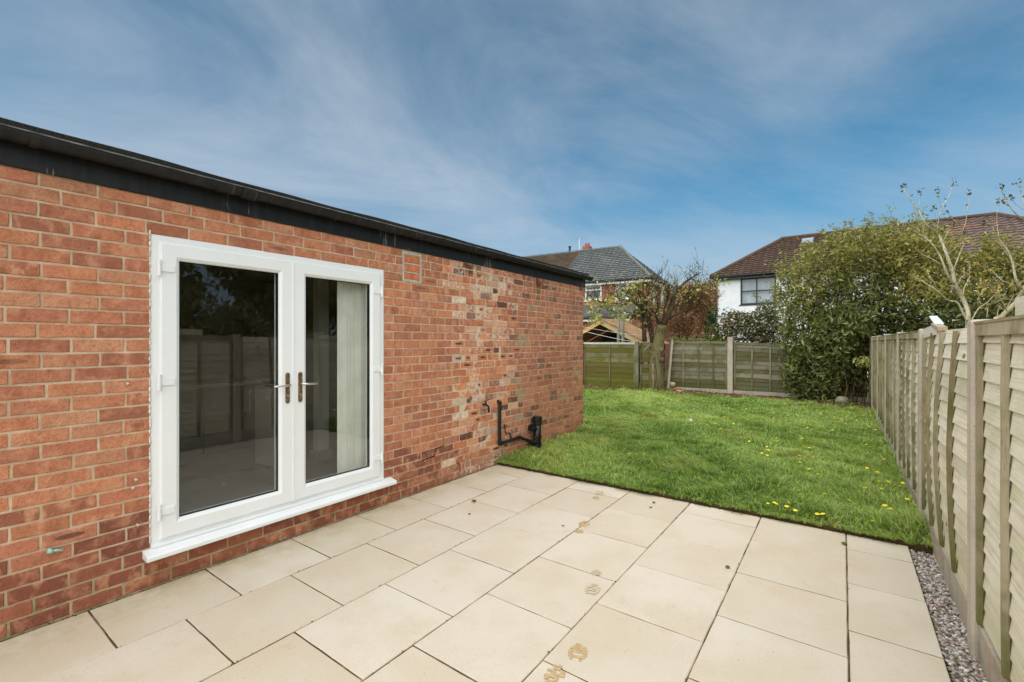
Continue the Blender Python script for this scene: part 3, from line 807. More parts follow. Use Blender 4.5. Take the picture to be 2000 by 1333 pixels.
rf.add(vs_, fs_); rf.build('flat_roof', M_FELT, ext)

# ---- drain pipes on the wall
def pipe(name, pts, r0, parent, mat=M_BLACKPVC, n=14):
    m = MB(); m.tube(pts, r0, n); return m.build(name, mat, parent, smooth=True)
wp = MB(); px_ = WX + 0.034
def bend(a, b, c, k=6, rr=0.05):
    a, b, c = Vector(a), Vector(b), Vector(c); p = b + (a - b).normalized() * rr; q = b + (c - b).normalized() * rr
    return [tuple((1 - t) ** 2 * p + 2 * t * (1 - t) * b + t * t * q) for t in [i / k for i in range(k + 1)]]
A_, B_, C_, D_, E_ = (WX - 0.02, 4.60, 0.80), (px_, 4.60, 0.80), (px_, 4.60, 0.262), (px_, 5.04, 0.272), (px_ + 0.03, 5.285, 0.165)
pts = [A_] + bend(A_, B_, C_, rr=0.03) + bend(B_, C_, D_, rr=0.035) + bend(C_, D_, E_, rr=0.05) + [E_]
waste = pipe('waste_pipe', pts, 0.0215, ext)
for (c0, c1) in (((px_, 4.60, 0.765), (px_, 4.60, 0.80)), ((px_, 4.60, 0.262), (px_, 4.60, 0.31)), ((px_, 4.60, 0.262), (px_, 4.655, 0.2635)), ((px_, 5.0, 0.271), (px_, 5.05, 0.272)), ((px_ + 0.02, 5.21, 0.2), (px_ + 0.03, 5.285, 0.165))):
    m = MB(); m.tube([c0, c1], 0.0262, 14); m.build('pipe_collar', M_BLACKPVC, waste, smooth=False)
m = MB(); m.tube([(WX + 0.01, 4.72, 0.50), (WX + 0.02, 4.735, 0.43), (WX + 0.02, 4.735, 0.375), (WX + 0.02, 4.83, 0.365), (WX + 0.02, 4.85, 0.28)], 0.006, 6); m.build('pipe_clip', M_IRON, waste)
SX, SY = WX + 0.085, 5.40
soil = pipe('soil_pipe', [(SX, SY, -0.08), (SX, SY, 0.47)], 0.055, ext, n=20)
for (z0, z1, rr) in ((0.40, 0.445, 0.066), (0.455, 0.50, 0.069), (0.50, 0.512, 0.062), (0.215, 0.245, 0.0635), (0.10, 0.125, 0.0635), (0.06, 0.075, 0.061)):
    m = MB(); m.tube([(SX, SY, z0), (SX, SY, z1)], rr, 20); m.build('pipe_collar', M_BLACKPVC, soil, bevel=0.003)
m = MB(); m.tube([(SX, SY - 0.03, 0.34), (SX - 0.02, SY - 0.115, 0.365)], 0.036, 16); m.tube([(SX - 0.02, SY - 0.10, 0.36), (SX - 0.024, SY - 0.135, 0.37)], 0.046, 16); m.build('pipe_branch', M_BLACKPVC, soil)
m = MB(); m.tube([(SX, SY, 0.155), (px_ + 0.03, 5.285, 0.165)], 0.034, 16); m.build('pipe_branch', M_BLACKPVC, soil)

# ---- outside tap, sprung vent cover, stub of hose pipe
m = MB(); m.tube([(WX - 0.01, 4.30, 0.795), (WX + 0.06, 4.30, 0.795), (WX + 0.095, 4.30, 0.775), (WX + 0.10, 4.30, 0.71)], [0.011, 0.013, 0.013, 0.011], 10)
m.tube([(WX + 0.055, 4.30, 0.79), (WX + 0.055, 4.30, 0.835)], 0.009, 8); m.tube([(WX + 0.055, 4.262, 0.838), (WX + 0.06, 4.35, 0.852)], [0.005, 0.008], 8)
m.build('tap', M_IRON, ext, smooth=True)
m = MB(); m.add([(WX, 5.51, 2.49), (WX, 5.62, 2.40), (WX, 5.50, 2.385), (WX + 0.07, 5.60, 2.385), (WX + 0.055, 5.50, 2.38)], [(0, 1, 3), (0, 3, 4), (0, 4, 2), (2, 4, 3, 1), (0, 2, 1)])
m.build('vent_cowl', simple('brown_plastic', lin(112, 58, 48), 0.5, 0.4, 0.2, 30, 0.1), ext)
m = MB(); m.tube([(WX - 0.01, 0.54, 0.405), (WX + 0.035, 0.545, 0.402)], [0.012, 0.010], 10); m.tube([(WX + 0.01, 0.53, 0.402), (WX + 0.025, 0.59, 0.393)], [0.011, 0.008], 8)
m.build('pipe_stub', simple('green_white_plastic', lin(150, 186, 168), 0.5, 0.4, 0.5, 90, 0), ext, smooth=True)
for (y, z) in ((0.905, 0.652), (0.93, 0.415), (0.88, 1.30), (0.92, 0.70)):
    m = MB(); m.tube([(WX, y, z), (WX + 0.006, y + 0.01, z + 0.004)], [0.013, 0.004], 7); m.build('mortar_lump', simple('pale_lump', lin(190, 182, 168), 0.95, 0.1, 0.3, 60, 0.3), wall)

# ---- french doors
fx = WX - 0.002                                  # face of the outer frame
fd = MB(); fd.ring(DY0, DY1, DZ0, DZ1, [(0, -3.63), (0, fx - 0.004), (0.004, fx), (0.048, fx), (0.056, fx - 0.012), (0.056, -3.63)])
door = fd.build('french_door', M_PVC, ext)
sl_ = MB(); sl_.prism([(-3.63, 0.195), (-3.632, 0.244), (-3.555, 0.2435), (-3.475, 0.226), (-3.468, 0.219), (-3.468, 0.196), (-3.474, 0.192), (-3.50, 0.195)], 0.955, 2.90)
sl_.build('sill', M_PVC, door, bevel=0.002)
m = MB(); m.prism([(-3.632, 0.246), (-3.632, 0.262), (-3.548, 0.262), (-3.545, 0.246)], DY0 + 0.01, DY1 - 0.01); m.build('threshold', M_PVC, door)
sx = fx + 0.016
GL = {}
for (y0, y1, nm) in ((1.046, 1.918, 'L'), (1.926, 2.768, 'R')):
    z0, z1 = 0.288, 2.203
    wS = 0.108
    s_ = MB(); s_.ring(y0, y1, z0, z1, [(0, -3.625), (0, sx - 0.008), (0.003, sx - 0.002), (0.008, sx), (wS - 0.022, sx), (wS - 0.004, sx - 0.012), (wS, sx - 0.02), (wS, -3.625)])
    leaf_ = s_.build('door_leaf', M_PVC, door)
    gk = MB(); gk.ring(y0 + wS - 0.003, y1 - wS + 0.003, z0 + wS - 0.003, z1 - wS + 0.003, [(0, -3.60), (0, sx - 0.0195), (0.007, sx - 0.021), (0.007, -3.60)]); gk.build('gasket', M_RUBBER, door)
    gp = MB(); gp.box(sx - 0.030, sx - 0.024, y0 + wS - 0.002, y1 - wS + 0.002, z0 + wS - 0.002, z1 - wS + 0.002); gp.build('glass_pane', M_GLASS, door)
    # mitre lines
m = MB(); m.box(sx - 0.004, sx + 0.004, 1.912, 1.932, 0.288, 2.203); m.build('meeting_strip', M_PVC, door, bevel=0.003)
for s, yc in ((-1, 1.872), (1, 1.976)):
    pl_ = MB(); n = 12; out = []
    for k in range(n * 2):
        a = math.pi * k / (n - 1) if k < n else math.pi + math.pi * (k - n) / (n - 1)
        out.append((yc + 0.0165 * math.cos(a), (1.30 if k < n else 1.09) + 0.0165 * math.sin(a)))
    vs_ = [(sx, y, z) for y, z in out] + [(sx + 0.008, y, z) for y, z in out]; q = len(out)
    pl_.add(vs_, [(i, (i + 1) % q, (i + 1) % q + q, i + q) for i in range(q)] + [tuple(range(q, 2 * q))])
    pl_.build('handle_plate', M_BRONZE, door, bevel=0.002)
    h_ = MB(); h_.tube([(sx + 0.006, yc, 1.222), (sx + 0.04, yc, 1.222), (sx + 0.052, yc + s * 0.012, 1.221), (sx + 0.054, yc + s * 0.05, 1.220), (sx + 0.05, yc + s * 0.10, 1.218), (sx + 0.046, yc + s * 0.128, 1.216)], [0.010, 0.010, 0.0105, 0.010, 0.0095, 0.008], 12)
    h_.build('handle', M_CHROME, door, smooth=True)
    k_ = MB(); k_.tube([(sx + 0.008, yc, 1.135), (sx + 0.013, yc, 1.135)], 0.009, 12); k_.build('keyhole', M_CHROME, door)
for (yc, s) in ((1.036, 1), (2.778, -1)):
    for z in (2.035, 1.30, 0.465):
        h_ = MB(); h_.tube([(sx + 0.010, yc, z - 0.052), (sx + 0.010, yc, z + 0.052)], 0.011, 12)
        h_.box(sx - 0.001, sx + 0.009, min(yc, yc + s * 0.085), max(yc, yc + s * 0.085), z - 0.022, z + 0.024)
        h_.tube([(sx + 0.010, yc, z - 0.026), (sx + 0.010, yc, z - 0.023)], 0.0122, 12)
        h_.build('hinge', M_PVC, door, bevel=0.003)

# ---- the room behind the glass
FZ = 0.17
m = MB(); m.box(-8.11, XB + 0.2, WY0 + 0.29, WY1 - 0.31, FZ - 0.1, FZ); m.build('interior_floor', simple('grey_tile_floor', lin(150, 145, 137), 0.35, 0.4, 0.12, 2, 0), ext)
M_IW = simple('interior_paint', lin(150, 142, 128), 0.8, 0.2, 0.05, 2, 0)
m = MB(); m.box(-8.11, XB - 0.003, WY0 + 0.29, WY1 - 0.31, 2.42, 2.46); m.build('interior_ceiling', M_IW, ext)
m = MB(); m.box(-6.90, -6.82, WY0 + 0.3, WY1 - 0.32, FZ + 0.002, 2.418); m.box(-6.818, XB - 0.004, 5.4, 5.5, FZ + 0.002, 2.418); m.box(-6.818, XB - 0.004, 0.2, 0.28, FZ + 0.002, 2.418); m.build('interior_wall', M_IW, ext)
col_ = MB(); col_.box(-5.06, -4.94, 2.98, 3.11, FZ + 0.002, 2.415); pillar = col_.build('interior_pillar', simple('cream_gloss', lin(206, 200, 188), 0.5, 0.3, 0.05, 3, 0), ext, bevel=0.004)
m = MB(); m.box(-5.09, -4.91, 2.95, 3.14, FZ + 0.003, FZ + 0.12); m.build('skirting', M_IW, pillar, bevel=0.006)
kc = thing('kitchen_counter', (-5.6, 2.0, FZ), 'grey kitchen units with pale worktop seen dimly through the left door pane', 'kitchen counter')
M_UNIT = simple('grey_unit', lin(112, 110, 104), 0.5, 0.3, 0.08, 3, 0)
for y in (0.35, 0.95, 1.55, 2.15):
    m = MB(); m.box(-6.80, -5.92, y + 0.004, y + 0.596, FZ + 0.10, 1.03); m.build('unit', M_UNIT, kc, bevel=0.003)
    m = MB(); m.tube([(-5.905, y + 0.5, 0.65), (-5.905, y + 0.5, 0.95)], 0.006, 8); m.build('handle', M_CHROME, kc)
m = MB(); m.box(-6.80, -5.88, 0.32, 2.78, 1.034, 1.075); m.build('worktop', simple('pale_worktop', lin(170, 162, 150), 0.4, 0.3, 0.1, 5, 0), kc, bevel=0.003)
m = MB(); m.box(-6.6, -5.98, 0.34, 2.74, FZ + 0.003, FZ + 0.096); m.build('plinth', M_UNIT, kc)
m = MB(); m.tube([(-6.5, 1.7, 1.076), (-6.5, 1.7, 1.33), (-6.42, 1.72, 1.38), (-6.32, 1.75, 1.36), (-6.30, 1.755, 1.30)], 0.012, 10); m.build('mixer_tap', M_CHROME, kc, smooth=True)
m = MB(); m.box(-5.45, -5.0, 2.50, 2.54, FZ + 0.003, 1.06)
tag(m.build('worktop_end_panel', simple('white_panel', lin(214, 208, 198), 0.5, 0.3, 0.05, 3, 0), bevel=0.003), 'pale upright end panel standing inside behind the left door handle', 'panel')
vbn = thing('vertical_blind', (-3.7, 2.6, 2.2), 'cream vertical blind gathered at the right of the glazed doors', 'blind')
M_BLIND = simple('cream_blind', lin(226, 223, 212), 0.8, 0.2, 0.06, 6, 0.05)
for i in range(11):
    y = 2.462 + i * 0.029; m = MB()
    a = R(24 + (i % 3) * 6); dx, dy = 0.044 * math.sin(a), 0.044 * math.cos(a)
    pr_ = [(-3.70 - dx, y - dy), (-3.705, y + 0.006), (-3.70 + dx, y + dy)]
    vs_ = [(x, yy, z) for z in (0.275, 2.15) for x, yy in pr_] + [(x - 0.001, yy + 0.0015, z) for z in (0.275, 2.15) for x, yy in pr_]
    m.add(vs_, [(0, 1, 4, 3), (1, 2, 5, 4), (6, 9, 10, 7), (7, 10, 11, 8), (0, 3, 9, 6), (2, 8, 11, 5), (0, 6, 7, 1), (1, 7, 8, 2), (3, 4, 10, 9), (4, 5, 11, 10)])
    m.build('slat', M_BLIND, vbn)
m = MB(); m.box(-3.725, -3.675, 1.02, 2.79, 2.155, 2.195); m.build('rail', M_PVC, vbn)
# ================================================================== FENCES
def wavy_slat(length, hgt, thick, rng, wob, axis, seg=10):
    """feather-edge slat, local s along, d outwards, z up; the lower edge is waney"""
    vs = []
    ph = rng.uniform(0, 6.28); a1 = rng.uniform(0.3, 1) * wob; f1 = rng.uniform(1.5, 4)
    for i in range(seg + 1):
        s = length * i / seg
        lo = a1 * math.sin(f1 * s + ph) + 0.35 * a1 * math.sin(3.3 * f1 * s + ph * 2)
        bo = 0.002 * math.sin(2.2 * s + ph * 3)
        for (d_, z) in ((0.006 + bo, lo), (0.006 + thick + bo, lo + 0.001), (-0.002 + thick * 0.5, hgt), (-0.006, hgt)):
            vs.append((s, d_, z))
    fs = []
    for i in range(seg):
        for k in range(4):
            a = i * 4 + k; b = i * 4 + (k + 1) % 4
            fs.append((a, b, b + 4, a + 4))
    fs += [(0, 1, 2, 3), tuple(seg * 4 + k for k in (3, 2, 1, 0))]
    return vs, fs
def W(axis, base, s, d_, z):
    return (FX - d_, base + s, z) if axis == 'y' else (base + s, BACK_Y - d_, z)
def lap_panel(parent, axis, base, length, z0, z1, nslat, bats, m_s, m_b, rng, rail=True, wob=0.005, lean=0.0, sag=0.0, front=0.0, label=None, top_drop=None, railmat=None):
    def PT(s, d_, z):
        bow = front * math.sin(math.pi * max(0, min(1, s / length))) * math.sin(math.pi * max(0, min(1, (z - z0) / (z1 - z0))))
        dr = (top_drop(s / length) if top_drop else 0) * max(0, (z - z0) / (z1 - z0))
        return W(axis, base, s, d_ + bow, z - dr - sag * (s / length - 0.5))
    # the frame: top rail (front and back) and bottom rail
    pn = None
    def bar3(sa, sb, da, db, za, zb, n=8):
        vs = []
        for i in range(n + 1):
            a = sa + (sb - sa) * i / n; vs += [PT(a, da, za), PT(a, db, za), PT(a, db, zb), PT(a, da, zb)]
        fr = MB(); fr.add(vs, [(i * 4 + k, i * 4 + (k + 1) % 4, (i + 1) * 4 + (k + 1) % 4, (i + 1) * 4 + k) for i in range(n) for k in range(4)] + [(0, 1, 2, 3), (n * 4 + 3, n * 4 + 2, n * 4 + 1, n * 4)])
        return fr
    pn = bar3(0.0, length, -0.032, -0.014, z0, z0 + 0.04).build('lap_panel', m_b, parent)
    bar3(0.0, length, -0.032, -0.014, z1 - 0.055, z1 - 0.002).build('rail', m_b, pn)
    if rail:
        bar3(0.0, length, 0.020, 0.040, z1 - 0.055, z1).build('rail', railmat or m_b, pn)
        bar3(0.0, length, -0.012, 0.044, z1 + 0.001, z1 + 0.014).build('capping', railmat or m_b, pn)
    if label: pn['label'] = label
    ex = (z1 - z0) / nslat
    for k in range(nslat):
        vs, fs = wavy_slat(length - 0.004, ex * 1.18 if k < nslat - 1 else ex, 0.011, rng, wob, axis)
        dz = rng.uniform(-0.009, 0.009); tl = rng.uniform(-0.008, 0.008)
        s_ = MB(); s_.add([PT(s + 0.002, d_, z0 + k * ex + dz + z + tl * (s / length - 0.5)) for s, d_, z in vs], fs)
        s_.build('slat', m_s, pn)
    for bi, sb in enumerate(bats):
        b = MB(); ln = lean * rng.uniform(0.5, 1.2); n = 6; wd = 0.034
        zt = z1 - 0.056 if rail else z1 - 0.004
        rows = []
        for i in range(n + 1):
            z = z0 + (zt - z0) * i / n; s0 = sb + ln * (i / n) + 0.004 * math.sin(3 * i + sb * 9)
            rows += [PT(s0 - wd / 2, 0.016, z), PT(s0 + wd / 2, 0.016, z), PT(s0 + wd / 2, 0.036, z), PT(s0 - wd / 2, 0.036, z)]
        fs = [(i * 4 + k, i * 4 + (k + 1) % 4, (i + 1) * 4 + (k + 1) % 4, (i + 1) * 4 + k) for i in range(n) for k in range(4)] + [(0, 1, 2, 3), (n * 4 + 3, n * 4 + 2, n * 4 + 1, n * 4)]
        b.add(rows, fs); b.build('batten', m_b, pn)
    return pn

frg = random.Random(5)
sf = thing('side_fence', (FX, 5.0, 0), 'long weathered timber lap fence with concrete posts running down the right side', 'fence')
PY = [-2.45, -0.53, 1.39, 3.31, 5.23, 7.15, 9.07, 10.99, 12.91, 14.52]
for i, y in enumerate(PY):
    p = MB(); tilt = frg.uniform(-0.004, 0.004)
    x0, x1 = 0.525, 0.625; zt = 1.675 + frg.uniform(-0.008, 0.008)
    ch = 0.012
    prof = [(x0 + ch, y - 0.11), (x1 - ch, y - 0.11), (x1, y - 0.11 + ch), (x1, y - ch), (x1 - ch, y), (x0 + ch, y), (x0, y - ch), (x0, y - 0.11 + ch)]
    vs = [(a, b, -0.15) for a, b in prof] + [(a + tilt, b, zt - 0.012) for a, b in prof] + [((a - 0.575) * 0.85 + 0.575 + tilt, (b - y + 0.055) * 0.85 + y - 0.055, zt) for a, b in prof]
    fs = [(k, (k + 1) % 8, (k + 1) % 8 + 8, k + 8) for k in range(8)] + [(k + 8, (k + 1) % 8 + 8, (k + 1) % 8 + 16, k + 16) for k in range(8)] + [tuple(range(16, 24))]
    p.add(vs, fs); p.build('post', M_POST, sf)
    if i + 1 < len(PY):
        a, b = y + 0.003, PY[i + 1] - 0.113
        g_ = MB(); zt = 0.155 + frg.uniform(-0.01, 0.012)
        g_.add([(0.548, a, -0.15), (0.602, a, -0.15), (0.602, a, zt), (0.556, a, zt), (0.548, a, zt - 0.01), (0.548, b, -0.15), (0.602, b, -0.15), (0.602, b, zt + 0.004), (0.556, b, zt + 0.004), (0.548, b, zt - 0.006)],
               [(0, 5, 9, 4), (4, 9, 8, 3), (3, 8, 7, 2), (2, 7, 6, 1), (0, 4, 3, 2, 1), (5, 6, 7, 8, 9)])
        g_.build('gravel_board', M_GBOARD, sf)
        if i == 3:
            lap_panel(sf, 'y', a, b - a, 0.17, 1.63, 16, (0.03, 0.50, 0.92, 1.36, 1.775), M_SLAT, M_BATTEN, frg, rail=False, wob=0.007, lean=-0.05, front=0.035, label='bowed fence panel that has lost its top rail')
        else:
            lap_panel(sf, 'y', a, b - a, 0.17, 1.645, 16, [q for q in (0.025, 0.47, 0.905, 1.34, 1.78) if q < b - a], M_SLAT, M_BATTEN, frg, wob=0.0045, lean=0.02 if i == 4 else 0.0, front=0.012 if i > 2 else 0.004)
bits = MB(); bits.bar((0.556, 4.56, 1.648), (0.552, 5.02, 1.628), 0.022, 0.075); 
bits.build('top_rail', simple('bleached_rail', lin(206, 202, 190), 0.8, 0.2, 0.12, 20, 0.3), sf)['label'] = 'broken bleached stub of top rail'
bk = MB(); bk.bar((0.60, 1.5, 1.70), (0.60, 2.8, 1.70), 0.02, 0.09); bk.build('coping_board', M_SLAT, sf)

bf = thing('back_fence', (-4.0, BACK_Y, 0), 'old greenish timber lap fence closing off the far end of the lawn', 'fence')
W1 = simple('bleached_strip', lin(208, 200, 178), 0.8, 0.2, 0.12, 12, 0.2)
lap_panel(bf, 'x', -9.25, 1.86, 0.03, 1.55, 9, (0.03, 0.95, 1.83), M_GSLAT, M_GBATTEN, frg, wob=0.003, railmat=M_GBATTEN)
lap_panel(bf, 'x', -7.32, 1.86, 0.03, 1.53, 9, (0.03, 0.97, 1.83), M_GSLAT, M_GBATTEN, frg, wob=0.003, label='mossy green close boarded panel', railmat=W1)
lap_panel(bf, 'x', -5.30, 0.86, 0.06, 0.86, 6, (0.03, 0.83), M_GSLAT, M_GBATTEN, frg, rail=False, wob=0.010, label='lower half of broken panel')
lap_panel(bf, 'x', -5.31, 0.56, 0.90, 1.54, 4, (0.03, 0.53), M_GSLAT, M_GBATTEN, frg, rail=False, wob=0.006, sag=-0.03, label='upper half of broken panel')
lap_panel(bf, 'x', -4.36, 1.66, 0.17, 1.56, 11, (0.03, 0.42, 0.86, 1.28, 1.63), M_BSLAT, M_GBATTEN, frg, wob=0.012)
lap_panel(bf, 'x', -2.53, 1.78, 0.17, 1.56, 11, (0.03, 0.47, 0.92, 1.36, 1.75), M_BSLAT, M_GBATTEN, frg, wob=0.012, top_drop=lambda q: 0.03 + 0.13 * q * q, label='dark panel with sagging top')
lap_panel(bf, 'x', -0.62, 1.13, 0.17, 1.50, 9, (0.03, 0.55, 1.09), M_BSLAT, M_GBATTEN, frg, wob=0.008)
def bpost(x0, x1, zt, m):
    p = MB(); p.box(x0, x1, BACK_Y - 0.085, BACK_Y + 0.03, -0.1, zt); p.build('post', m, bf, bevel=0.008)
bpost(-5.455, -5.335, 1.56, M_GBATTEN); bpost(-2.69, -2.55, 1.70, M_POST); bpost(-0.74, -0.63, 1.62, M_POST); bpost(-7.40, -7.33, 1.56, M_GBATTEN)
for xq in (0.52,): pass
for (a, b) in ((-4.30, -2.70), (-2.54, -0.75), (-0.62, 0.50)):
    g_ = MB(); g_.box(a, b, BACK_Y - 0.05, BACK_Y + 0.005, -0.1, 0.165); g_.build('gravel_board', M_GBOARD, bf, bevel=0.006)

# ================================================================== HOUSES
def m_housebrick(name, c1, c2, mort):
    t = NT(name); b = t.n('ShaderNodeTexBrick')
    p = t.pos(); s_ = t.sep(p)
    t.l(t.comb(t.math('ADD', s_[0], s_[1]), s_[2], 0.0), b.inputs['Vector'])
    b.inputs['Scale'].default_value = 1.0; b.inputs['Brick Width'].default_value = 0.225; b.inputs['Row Height'].default_value = 0.075
    b.inputs['Mortar Size'].default_value = 0.006; b.inputs['Color1'].default_value = c1; b.inputs['Color2'].default_value = c2; b.inputs['Mortar'].default_value = mort
    b.inputs['Bias'].default_value = -0.2
    n = t.noise(p, 5, 5, 0.7)
    c = t.mix(t.ramp(n, 0.45, 0.7, 0, 0.5), b.outputs['Color'], lin(190, 150, 126))
    t.bump(b.outputs['Fac'], 0.4, -0.01)
    return t.fin(c, 0.9, 0.2)
M_HB = m_housebrick('red_house_brick', lin(160, 76, 58), lin(118, 56, 46), lin(172, 158, 142))
M_RENDER = simple('white_render', lin(224, 228, 230), 0.85, 0.2, 0.05, 5, 0.3)
def m_tile(name, a, b, c3, amt):
    t = NT(name); p = t.pos(); n = t.noise(p, 1.1, 5, 0.65); f = t.noise(p, 6, 4, 0.7)
    c = t.mix(t.ramp(f, 0.3, 0.7), a, b)
    c = t.mix(t.math('MULTIPLY', t.ramp(n, 0.5, 0.68), amt), c, c3)
    return t.fin(c, 0.75, 0.3)
M_GTILE = m_tile('grey_roof_tile', lin(78, 82, 84), lin(110, 114, 114), lin(128, 126, 116), 0.4)
M_BTILE = m_tile('brown_roof_tile', lin(70, 54, 46), lin(94, 74, 62), lin(116, 92, 74), 0.35)
M_OTILE = m_tile('old_brown_tile', lin(78, 66, 54), lin(104, 90, 74), lin(124, 112, 88), 0.5)
M_DARKFRAME = simple('black_window_frame', lin(34, 36, 38), 0.4, 0.4, 0.1, 10, 0)
M_NET = simple('white_net_curtain', lin(206, 212, 218), 0.9, 0.1, 0.12, 3, 0)
M_ROOM = simple('dim_room', lin(96, 98, 100), 0.9, 0.1, 0.3, 1.5, 0)

def roof_tiles(parent, T, e0, e1, r0, r1, rows, m, name='roof_tiles', wave=0.018, pitch=0.30):
    """tiled slope: eaves e0->e1, ridge r0->r1 (local points), rows of proud overlapping tiles"""
    e0, e1, r0, r1 = map(Vector, (e0, e1, r0, r1))
    d = (e1 - e0); L = d.length; d.normalize(); up = ((r0 + r1) / 2 - (e0 + e1) / 2); up -= d * up.dot(d); n = d.cross(up).normalized()
    if n.z < 0: n = -n
    vs, fs = [], []
    q0, q1 = (r0 - e0).dot(d), (r1 - e0).dot(d)
    H = up.length; un = up.normalized()
    for r_ in range(rows):
        ta, tb = r_ / rows, (r_ + 1) / rows
        sa = max(q0 * ta, q0 * tb if q0 < 0 else q0 * ta); sb = L + (q1 - L) * ta
        sa2 = q0 * tb; sb2 = L + (q1 - L) * tb
        k = max(2, int((sb - sa) / (pitch / 5)))
        o = len(vs)
        for i in range(k + 1):
            s = sa + (sb - sa) * i / k; s2 = min(max(s, min(sa2, sb2)), max(sa2, sb2))
            wv = wave * math.sin(2 * math.pi * (s / pitch + (0.0 if r_ % 2 else 0.0)))
            p0 = e0 + d * s + un * (H * ta)
            vs.append(tuple(T(p0 + n * (0.0 + wv * 0.6)))); vs.append(tuple(T(p0 + n * (0.075 + wv)))); vs.append(tuple(T(e0 + d * s2 + un * (H * tb) + n * (0.012 + wv * 0.6))))
        for i in range(k):
            a = o + i * 3
            fs += [(a, a + 3, a + 4, a + 1), (a + 1, a + 4, a + 5, a + 2)]
    b = MB(); b.add(vs, fs)
    return tag(b.build(name, m, parent), kind='stuff')

def window(parent, T, a0, a1, z0, z1, b, fm, mull=(), trans=(), fw=0.06, out=-1, sill=True, room=None):
    """window in the local wall plane b; out = direction of the outside along b"""
    f = MB()
    def bx(aa, ab, ba, bb, za, zb):
        P = [(aa, ba, za), (ab, ba, za), (ab, bb, za), (aa, bb, za), (aa, ba, zb), (ab, ba, zb), (ab, bb, zb), (aa, bb, zb)]
        f.add([tuple(T(Vector(p))) for p in P], [(0, 3, 2, 1), (4, 5, 6, 7), (0, 1, 5, 4), (1, 2, 6, 5), (2, 3, 7, 6), (3, 0, 4, 7)])
    b0, b1 = b + out * 0.02, b - out * 0.06
    bx(a0, a0 + fw, b0, b1, z0, z1); bx(a1 - fw, a1, b0, b1, z0, z1); bx(a0 + fw, a1 - fw, b0, b1, z1 - fw, z1); bx(a0 + fw, a1 - fw, b0, b1, z0, z0 + fw)
    mu = [a0 + fw * 0.7] + [a0 + (a1 - a0) * q for q in mull] + [a1 - fw * 0.7]
    tr = [z0 + fw * 0.7] + [z0 + (z1 - z0) * q for q in trans] + [z1 - fw * 0.7]
    for q in mu[1:-1]: bx(q - fw * 0.4, q + fw * 0.4, b0 - out * 0.004, b1, z0 + fw, z1 - fw)
    for q in tr[1:-1]: bx(a0 + fw, a1 - fw, b0 - out * 0.008, b1, q - fw * 0.4, q + fw * 0.4)
    win = f.build('window', fm, parent)
    for i in range(len(mu) - 1):
        for j in range(len(tr) - 1):
            g_ = MB(); P = [(mu[i], b - out * 0.02, tr[j]), (mu[i + 1], b - out * 0.02, tr[j]), (mu[i + 1], b - out * 0.02, tr[j + 1]), (mu[i], b - out * 0.02, tr[j + 1])]
            Q = [(p[0], b - out * 0.03, p[2]) for p in P]
            g_.add([tuple(T(Vector(p))) for p in P + Q], [(0, 1, 2, 3), (7, 6, 5, 4), (0, 4, 5, 1), (1, 5, 6, 2), (2, 6, 7, 3), (3, 7, 4, 0)])
            g_.build('pane', M_HGLASS, win)
    if sill:
        f = MB(); bx(a0 - 0.05, a1 + 0.05, b + out * 0.09, b - out * 0.02, z0 - 0.06, z0 - 0.002); f.build('sill', fm if fm is not M_DARKFRAME else M_DARKFRAME, win)
    f = MB(); bx(a0 + 0.01, a1 - 0.01, b - out * 0.16, b - out * 0.20, z0 + 0.01, z1 - 0.01); f.build('window_blind', room or M_ROOM, win)
    return win

def wall_with_holes(parent, T, a0, a1, z0, z1, b, thick, holes, m, out=-1):
    """wall slab in plane b with rectangular window holes (a0,a1,z0,z1)"""
    w_ = MB(); xs_ = sorted(set([a0, a1] + [h[0] for h in holes] + [h[1] for h in holes])); zs_ = sorted(set([z0, z1] + [h[2] for h in holes] + [h[3] for h in holes]))
    for i in range(len(xs_) - 1):
        for j in range(len(zs_) - 1):
            cx_, cz_ = (xs_[i] + xs_[i + 1]) / 2, (zs_[j] + zs_[j + 1]) / 2
            if any(h[0] < cx_ < h[1] and h[2] < cz_ < h[3] for h in holes): continue
            P = [(aa, bb, zz_) for zz_ in (zs_[j], zs_[j + 1]) for (aa, bb) in ((xs_[i], b), (xs_[i + 1], b), (xs_[i + 1], b - out * thick), (xs_[i], b - out * thick))]
            fs = [(0, 1, 5, 4), (2, 3, 7, 6)]
            def solid(ii, jj):
                if ii < 0 or jj < 0 or ii >= len(xs_) - 1 or jj >= len(zs_) - 1: return False
                c1, c2 = (xs_[ii] + xs_[ii + 1]) / 2, (zs_[jj] + zs_[jj + 1]) / 2
                return not any(h[0] < c1 < h[1] and h[2] < c2 < h[3] for h in holes)
            if not solid(i + 1, j): fs.append((1, 2, 6, 5))
            if not solid(i - 1, j): fs.append((3, 0, 4, 7))
            if not solid(i, j + 1): fs.append((4, 5, 6, 7))
            if not solid(i, j - 1): fs.append((0, 3, 2, 1))
            w_.add([tuple(T(Vector(p))) for p in P], fs)
    return w_.build('wall', m, parent)

def lbox(parent, name, T, aa, ab, ba, bb, za, zb, m, bevel=0):
    f = MB(); P = [(aa, ba, za), (ab, ba, za), (ab, bb, za), (aa, bb, za), (aa, ba, zb), (ab, ba, zb), (ab, bb, zb), (aa, bb, zb)]
    f.add([tuple(T(Vector(p))) for p in P], [(0, 3, 2, 1), (4, 5, 6, 7), (0, 1, 5, 4), (1, 2, 6, 5), (2, 3, 7, 6), (3, 0, 4, 7)])
    return f.build(name, m, parent, bevel=bevel)

